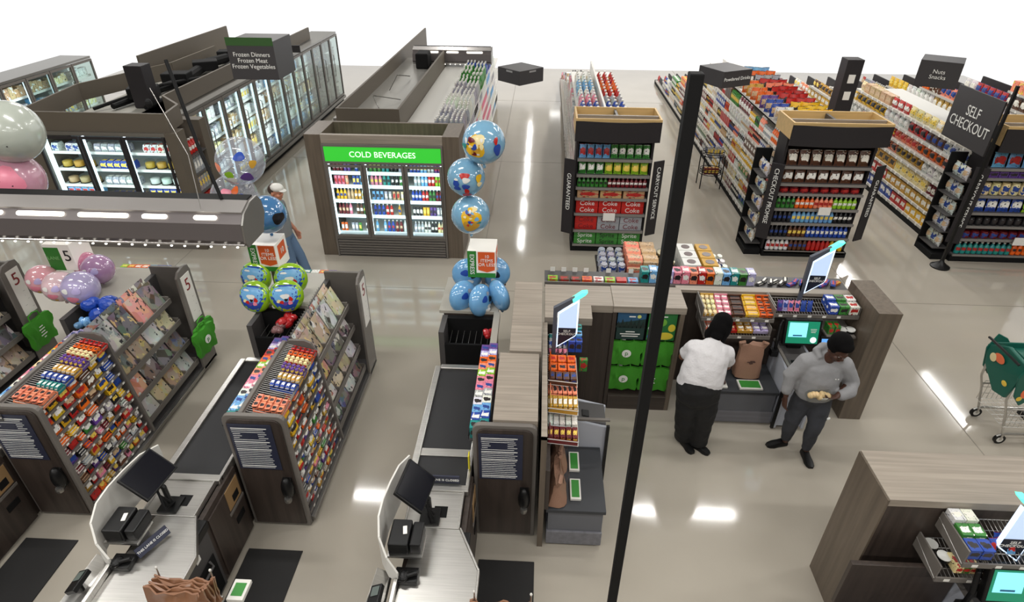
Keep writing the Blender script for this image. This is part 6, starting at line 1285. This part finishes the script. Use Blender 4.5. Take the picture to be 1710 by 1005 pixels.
def foil(c, r, tilt_dir, col, label, spots, kind='disc', yaw=0, pitch=0, group=None, tail=.5, base_z=None):
    t = thing('foil_balloon', label, 'balloon', c, group); t.rotation_euler = (pitch, 0, yaw)
    prof = []; n = 12; fl = .5 if kind == 'disc' else 1.0
    b = MB(); m = mat('balloon_' + col[0], col[1], .16, spec=.8, coat=.6, trans=0); rings = []
    for i in range(n + 1):
        a = PI * i / n; rr = r * max(math.sin(a), .004) ** (.8 if kind == 'disc' else 1); y = -r * fl * math.cos(a)
        rings.append([Vector((rr * math.cos(2 * PI * k / 28) * (1 + (.012 * (k % 2) * (1 if kind == 'disc' else 0))), y, rr * math.sin(2 * PI * k / 28))) for k in range(28)])
    b.loft(rings, m); bd = b.build('foil', t, smooth=True, local=True)
    random.seed(int(abs(c[0] * 991 + c[2] * 77)))
    for i, (pc, px, pz, rx, rz_) in enumerate(spots): print_patch(bd, px, pz, rx, rz_, r, fl, 2.5 if kind == 'disc' else 2, .003 + .0008 * i, mat('spot_' + pc, PAL[pc], .25), 0)
    MB().lathe([(.012, -r - .05), (.02, -r - .03), (.006, -r)], (0, 0, 0), m, 8).build('neck', bd, local=True)
    return t
def string(pts, label):
    tag(MB().tube(pts, .0025, mat('white_ribbon', (220, 220, 216), .5), 4).build('balloon_ribbon'), label, 'ribbon')
def cluster(seed, base, n=16):
    random.seed(seed); out = list(base)
    for i in range(n):
        a = random.uniform(0, 6.28); q = random.uniform(.05, .5); c = random.choice(['yellow', 'white', 'red', 'blue', 'light_blue', 'gold', 'cream', 'maroon', 'teal'])
        out.append((c, base[0][1] + q * math.cos(a), base[0][2] + q * math.sin(a), random.uniform(.04, .12), random.uniform(.04, .12)))
    return out
foil((-.59, 6.2, 3.02), .225, 0, ('sky', (118, 166, 196)), 'uppermost of three blue balloons with yellow patch by the beverage cooler', cluster(1, [('yellow', -.3, .05, .42, .5), ('cream', -.15, .4, .3, .2), ('blue', .66, -.1, .14, .28), ('red', .6, .3, .08, .16)]), 'ball')
foil((-.79, 6.22, 2.63), .205, 0, ('sky', (118, 166, 196)), 'middle blue balloon with red patches by the beverage cooler', [('red', .02, .38, .26, .16), ('white', .1, .18, .2, .14), ('blue', -.42, .0, .16, .18), ('blue', -.36, -.26, .18, .12), ('blue', .08, -.16, .2, .14), ('red', .12, -.45, .12, .2), ('red', .1, -.66, .24, .08), ('yellow', .7, .2, .12, .2), ('white', -.4, .2, .1, .06), ('cream', .72, -.1, .1, .12)], 'ball')
foil((-.75, 6.18, 2.21), .215, 0, ('sky', (118, 166, 196)), 'lowest of three blue balloons with yellow patch by the beverage cooler', cluster(4, [('yellow', .1, .12, .5, .48), ('gold', .1, -.2, .4, .3), ('cream', .2, .6, .2, .12)]), 'ball')
string([(-.76, 6.18, 1.98), (-.78, 6.2, 1.8), (-.72, 6.15, 1.6), (-.7, 6.3, 1.2)], 'pale ribbon hanging from the blue balloons above the express lane')
CB = glass_mat('clear_balloon_film', (240, 243, 246), .05, .05)
_nt = CB.node_tree; _o = _nt.nodes['Material Output']; _m = _nt.nodes.new('ShaderNodeMixShader'); _d = _nt.nodes.new('ShaderNodeBsdfDiffuse'); _d.inputs[0].default_value = (.62, .62, .68, 1); _m.inputs[0].default_value = .22
_nt.links.new(_o.inputs[0].links[0].from_socket, _m.inputs[1]); _nt.links.new(_d.outputs[0], _m.inputs[2]); _nt.links.new(_m.outputs[0], _o.inputs[0])
def bubble(c, r, label, spots, film=None, base=None):
    t = thing('bubble_balloon', label, 'balloon', c)
    b = MB().ell((0, 0, 0), (r, r, r), film or CB, 32, 20).build('clear_film', t, smooth=True, local=True)
    for i, (pc, px, pz, rx, rz_) in enumerate(spots): print_patch(b, px, pz, rx, rz_, r, 1, 2, .003 + .0008 * i, mat('spot_' + pc, PAL[pc], .3), 0)
    MB().lathe([(.012, -r - .06), (.02, -r - .03), (.006, -r)], (0, 0, 0), WHT, 8).build('neck', b, local=True)
    return t
bubble((-3.23, 6.2, 2.76), .255, 'upper clear bubble balloon with coloured patches at the hanging lamp end', [('salmon', -.62, -.02, .17, .2), ('lime', -.12, -.3, .2, .2), ('blue', .38, .45, .2, .16), ('gold', .78, .1, .1, .16), ('white', -.1, -.5, .24, .12), ('silver', .1, .2, .1, .06), ('purple', .5, -.4, .2, .2), ('silver', -.4, -.65, .3, .14)])
bubble((-3.42, 6.25, 2.33), .25, 'lower clear bubble balloon with pink and blue patches behind the hanging lamp', [('pink', .1, .5, .22, .16), ('blue', .6, .2, .16, .2), ('orange', .45, .55, .12, .14), ('gold', -.65, -.1, .14, .2), ('silver', 0, -.3, .4, .2)])
foil((-3.11, 6.28, 2.1), .22, 0, ('blue_foil', (64, 118, 168)), 'blue balloon with a dark round print behind the end of the hanging lamp', [('black', .8, .05, .2, .3), ('light_blue', .1, .5, .2, .14)], 'ball')
string([(-3.11, 6.28, 1.88), (-3.12, 6.25, 1.8)], 'short ribbon below the blue balloon near the EXPRESS box')
PF = mat('pastel_film', (176, 182, 172), .2, spec=.8, coat=.5)
bubble((-5.42, 5.9, 3.12), .31, 'large pastel green and pink speckled balloon, upper one at the bakery cooler side', [('pink', -.5, -.35, .4, .3), ('cream', -.2, .3, .3, .2), ('black', .2, .3, .02, .02), ('black', .4, .1, .02, .02), ('black', .1, .55, .02, .02), ('black', .5, -.2, .02, .02), ('black', -.1, -.1, .02, .02)], PF)
bubble((-5.55, 5.85, 2.62), .29, 'large pastel pink speckled balloon, lower one at the bakery cooler side', [('pink', .35, .2, .5, .5), ('lime', -.1, -.3, .3, .2), ('black', .3, .3, .02, .02), ('black', .6, .1, .02, .02), ('black', .3, .55, .02, .02), ('black', .5, -.3, .02, .02)], mat('pink_film', (190, 140, 158), .2, spec=.8, coat=.5))
GB = [('blue', 0, 0, .84, .84), ('light_blue', 0, .12, .7, .6), ('blue', 0, -.42, .5, .2), ('white', -.3, .45, .2, .06), ('red', .3, -.1, .12, .14), ('cream', -.35, -.2, .14, .1), ('purple', -.05, -.35, .16, .1), ('salmon', .12, .1, .14, .12), ('red', -.2, -.25, .12, .1), ('white', 0, .08, .25, .14), ('pink', .25, -.3, .12, .12), ('black', .05, -.12, .1, .08)]
for i, (c, l) in enumerate((((-3.3, 6.05, 1.4), 'farther outer'), ((-3.2, 5.75, 1.32), 'nearer outer'), ((-2.86, 6.0, 1.42), 'farther inner'), ((-2.82, 5.72, 1.36), 'nearer inner'))):
    foil(c, .19, 0, ('lime_foil', (142, 186, 32)), f'{l} lime balloon with blue picture face, cluster beneath the farther EXPRESS box', GB, 'disc', yaw=R(-8 if 'outer' in l else 12), pitch=R(-18))
for i, (c, l, yw) in enumerate((((-.84, 5.92, 1.3), 'outermost', 50), ((-.63, 5.85, 1.3), 'middle', 65), ((-.42, 5.92, 1.33), 'innermost', 118), ((-.82, 6.28, 1.4), 'rear outer', 10), ((-.5, 6.3, 1.42), 'rear inner', -12))):
    foil(c, .19, 0, ('skyblue_foil', (106, 162, 208)), f'{l} light blue balloon in the cluster beneath the EXPRESS box by the beverage cooler', [('blue', -.2, .2, .25, .2), ('black', .3, .0, .16, .2), ('white', .1, -.4, .2, .16), ('silver', .2, .4, .14, .12)], 'disc', yaw=R(yw), pitch=R(-10))
for i, (c, r, col, l) in enumerate((((-5.82, 5.92, 1.36), .17, ('pale_pink', (220, 160, 170)), 'pale pink balloon at the outer end of the pastel cluster'), ((-5.55, 5.82, 1.33), .18, ('blush', (214, 184, 190)), 'blush white balloon second in the pastel cluster'), ((-5.27, 5.78, 1.34), .2, ('lilac_blue', (170, 160, 196)), 'lilac blue balloon at the front of the pastel cluster'), ((-5.26, 6.12, 1.4), .18, ('mauve', (170, 132, 170)), 'mauve balloon at the back of the pastel cluster'), ((-5.45, 6.2, 1.42), .15, ('rose', (196, 120, 150)), 'rose balloon behind the others in the pastel cluster'))):
    foil(c, r, 0, col, l, [('pink', .1, -.2, .3, .2), ('white', -.2, .3, .2, .14), ('lilac', .4, .3, .2, .2), ('gold', .2, -.5, .1, .08)], 'ball')
def crumple(c, r, m, name, label, cat, seed):
    random.seed(seed); b = MB()
    for i in range(7): a = random.uniform(0, 6.3); b.ell((c[0] + r * .5 * math.cos(a), c[1] + r * .5 * math.sin(a), c[2] + random.uniform(0, r * .4)), (r * random.uniform(.35, .6), r * random.uniform(.3, .5), r * random.uniform(.3, .5)), m, 9, 6, (random.uniform(-.5, .5), random.uniform(-.5, .5), a))
    tag(b.build(name), label, cat)
crumple((-4.98, 5.6, 1.16), .2, mat('blue_foil_bag', (26, 66, 160), .25, spec=.8), 'crinkled_foil_pack', 'shiny blue crinkled foil pack by the pastel balloons', 'foil pack', 1)
crumple((-5.08, 5.4, 1.08), .1, mat('pale_blue_foil', (110, 160, 206), .25, spec=.8), 'crinkled_foil_pack', 'small pale blue foil pack at the far end of the pastel lane gum row', 'foil pack', 2)
crumple((-2.82, 5.58, 1.1), .13, mat('red_foil', (170, 24, 30), .25, spec=.8), 'crinkled_foil_pack', 'shiny red crinkled foil pack in the bin below the lime balloons', 'foil pack', 3)
crumple((-2.84, 5.44, 1.08), .1, mat('maroon_foil', (120, 84, 84), .35, spec=.6), 'crinkled_foil_pack', 'brownish foil pack at the far end of the lime lane gum row', 'foil pack', 4)
crumple((-.5, 5.5, 1.08), .08, mat('red_foil'), 'crinkled_foil_pack', 'red foil pack at the far end of the blue lane gum row', 'foil pack', 5)
for x, y, l in ((-2.98, 5.72, 'left'), (-2.88, 5.72, 'right')): tag(MB().cyl((x, y, 1.205), (x, y, 1.225), .035, WHT, 16).build('balloon_weight'), f'{"outer" if l == "left" else "inner"} white round balloon weight by the lime balloons', 'weight')
for x, l in ((-.66, 'left'), (-.55, 'right')): tag(MB().cyl((x, 5.8, 1.205), (x, 5.8, 1.225), .035, WHT, 16).build('balloon_weight'), f'{"outer" if l == "left" else "inner"} white round balloon weight by the light blue balloons', 'weight')
# ---------------------------------------------------------------- hanging signs
def aisle_sign(cx, cy, z0, z1, s, rz, label, faces, top=None):
    t = thing('hanging_aisle_sign', label, 'sign', (cx, cy, (z0 + z1) / 2)); t.rotation_euler = (0, 0, rz); h = z1 - z0
    MB().box(-s, s, -s, s, -h / 2, h / 2, mat('charcoal_sign', (58, 56, 58), .5)).build('box', t, local=True, bevel=.004)
    for k, (lines, size) in enumerate(faces):
        if not lines: continue
        a = [(-90), (0), (90)][k]
        rz_ = R(a); d = Vector((math.sin(rz_), -math.cos(rz_), 0)) * (s + .003)
        tx = text(lines, (0, 0, 0), (R(90), 0, rz_), size, WT, None); tx.parent = t; tx.location = d + Vector((0, 0, .0))
    return t
fs = aisle_sign(-4.16, 9.35, 2.98, 3.5, .34, 0, 'hanging charcoal sign reading Frozen Dinners, Frozen Meat, Frozen Vegetables', [None, None, None] if False else [(None, 0), ('Frozen Dinners\nFrozen Meat\nFrozen Vegetables', .085), (None, 0)])
g_ = MB().box(-.341, .341, -.342, -.341, .2, .31, mat('dark_green_band', (46, 84, 36), .5)).build('green_band', fs, local=True)
l_ = MB(); [l_.box(-.342, -.341, -.2 + .0, .2, -.02 + .09 * k, .01 + .09 * k, mat('grey_lettering', (150, 150, 150), .5)) for k in range(3)]; l_.build('side_lines', fs, local=True)
vs_ = aisle_sign(-.4, 11.42, 2.5, 2.74, .29, R(45), 'hanging charcoal sign turned edge-on over the bare middle aisle', [(None, 0), (None, 0), (None, 0)])
l_ = MB(); l_.box(-.292, -.291, -.1, .06, .07, .1, mat('grey_lettering', (150, 150, 150), .5)); l_.box(-.06, .1, -.292, -.291, .07, .1, mat('grey_lettering')); l_.build('faded_words', vs_, local=True)
ps = aisle_sign(2.93, 10.4, 2.74, 2.99, .29, R(28), 'hanging charcoal sign reading Powdered Drinks beside the black pole', [(None, 0), ('Powdered Drinks', .075), ('Beverages', .05)])
aisle_sign(7.45, 12.35, 2.36, 2.82, .34, R(-32), 'hanging charcoal sign reading Nuts, Snacks behind SELF CHECKOUT', [(None, 0), ('Nuts\nSnacks', .1), (None, 0)])
sk = thing('self_checkout_sign', 'square charcoal SELF CHECKOUT sign on a black pole with a cone base', 'sign', (6.86, 9.43, 0))
b = MB(); b.lathe([(.15, 0), (.15, .02), (.1, .05), (.04, .1), (.03, .13)], (6.86, 9.43, 0), BLK, 24); b.build('base', sk, smooth=True); B(6.84, 6.88, 9.41, 9.45, .1, 2.98, BLK).build('pole', sk)
q = B(6.84, 6.87, 9.5, 10.68, 1.9, 2.73, mat('charcoal_sign')).build('board', sk, bevel=.004); B(6.845, 6.865, 9.45, 9.5, 2.2, 2.4, BLK).build('bracket', sk)
text('SELF\nCHECKOUT', (6.837, 10.09, 2.31), FXN, .225, WT, q, squash=.84)
# small sign over the frozen aisle
tag(B(-5.75, -5.35, 14.0, 14.03, 2.45, 2.6, CHAR).build('small_aisle_sign', bevel=.003), 'small dark sign board above the long freezer run', 'sign')
# black pole close to the camera
tag(B(.505, .555, 2.2, 2.25, 0, 4.55, BLKM).build('black_pole', bevel=.004), 'thin square black pole standing near the viewer across the whole scene', 'pole')
# ---------------------------------------------------------------- hanging strip lights
def strip_light(x0, x1, y, zt, label, slots, s=1.0):
    t = thing('hanging_strip_light', label, 'lamp', ((x0 + x1) / 2, y, zt)); A = mat('satin_aluminium', (172, 168, 166), .32, .7); D_ = mat('smoky_diffuser', (104, 98, 98), .3, .3)
    pr_ = [(.30, -.02), (.24, .05), (.1, .05), (-.05, .0), (-.12, -.08), (-.14, -.24), (-.1, -.3), (.22, -.3), (.32, -.14)]
    P = [(x0, y + a * s, zt + c * s) for a, c in pr_]
    MB().prism(P, (x1 - x0, 0, 0), D_).build('housing', t, bevel=.004)
    r = MB(); r.box(x0, x1 - .02, y + .1 * s, y + .24 * s, zt + .05 * s, zt + .062 * s, BLKM); r.obox(((x0 + x1) / 2, y + .02 * s, zt + .03 * s), (x1 - x0, .17 * s, .02 * s), (R(18), 0, 0), A); r.tube([(x0, y - .14 * s, zt - .28 * s), (x1, y - .14 * s, zt - .28 * s)], .012, A, 6); r.build('trim', t)
    e = MB(); e.prism([(x1, y + a * s * 1.06, zt + c * s * 1.05 - .002) for a, c in pr_], (.02, 0, 0), STEELD); e.build('end_cap', t, bevel=.003)
    for a, c in slots:
        b = MB(); n = 8; q = []
        for k in range(n + 1): an = R(-90 + 180 * k / n); q.append((c - .025 + .025 * math.cos(an), .022 * math.sin(an)))
        for k in range(n + 1): an = R(90 + 180 * k / n); q.append((a + .025 + .025 * math.cos(an), .022 * math.sin(an)))
        rt = Matrix.Rotation(R(50), 3, 'X')
        b.add([Vector((px, y - .09 * s, zt - .035 * s)) + rt @ Vector((0, pz, .004)) for px, pz in q], [tuple(range(len(q)))], LWARM); b.build('light_slot', t)
    n = int((x1 - x0) / .125)
    dt = MB()
    for i in range(n): dt.ell((x0 + .06 + i * .125, y - .12 * s, zt - .312 * s), (.013, .01, .008), LWARM, 8, 5)
    dt.build('led_dots', t)
    return t
strip_light(-6.2, -2.68, 5.0, 2.72, 'long hanging strip light with bright slots over the checkout lanes', [(-6.1, -5.6), (-5.45, -4.9), (-4.78, -4.32), (-4.2, -3.72), (-3.6, -3.36), (-3.12, -2.9)])
strip_light(-3.25, -1.3, 16.0, 2.2, 'distant hanging strip light over the bottled water packs', [(-3.0, -2.6), (-2.4, -2.1), (-1.9, -1.5)])
hb = MB(); hb.tube([(-2.92, 5.1, 2.79), (-3.12, 5.3, 3.2), (-3.38, 5.6, 3.9)], .017, BLKM, 8); tag(hb.build('black_hanger_rod'), 'black rod slanting up from the end of the near strip light', 'rod')
hb = MB(); hb.tube([(-3.05, 4.95, 2.75), (-3.12, 5.1, 3.2), (-3.35, 5.2, 3.75)], .004, STEEL, 5); hb.ell((-3.4, 5.2, 3.62), (.03, .03, .04), BLKM, 8, 6); tag(hb.build('thin_hanger_cable'), 'thin steel cable with dark knot beside the black hanger rod', 'cable')
flush_bulk()
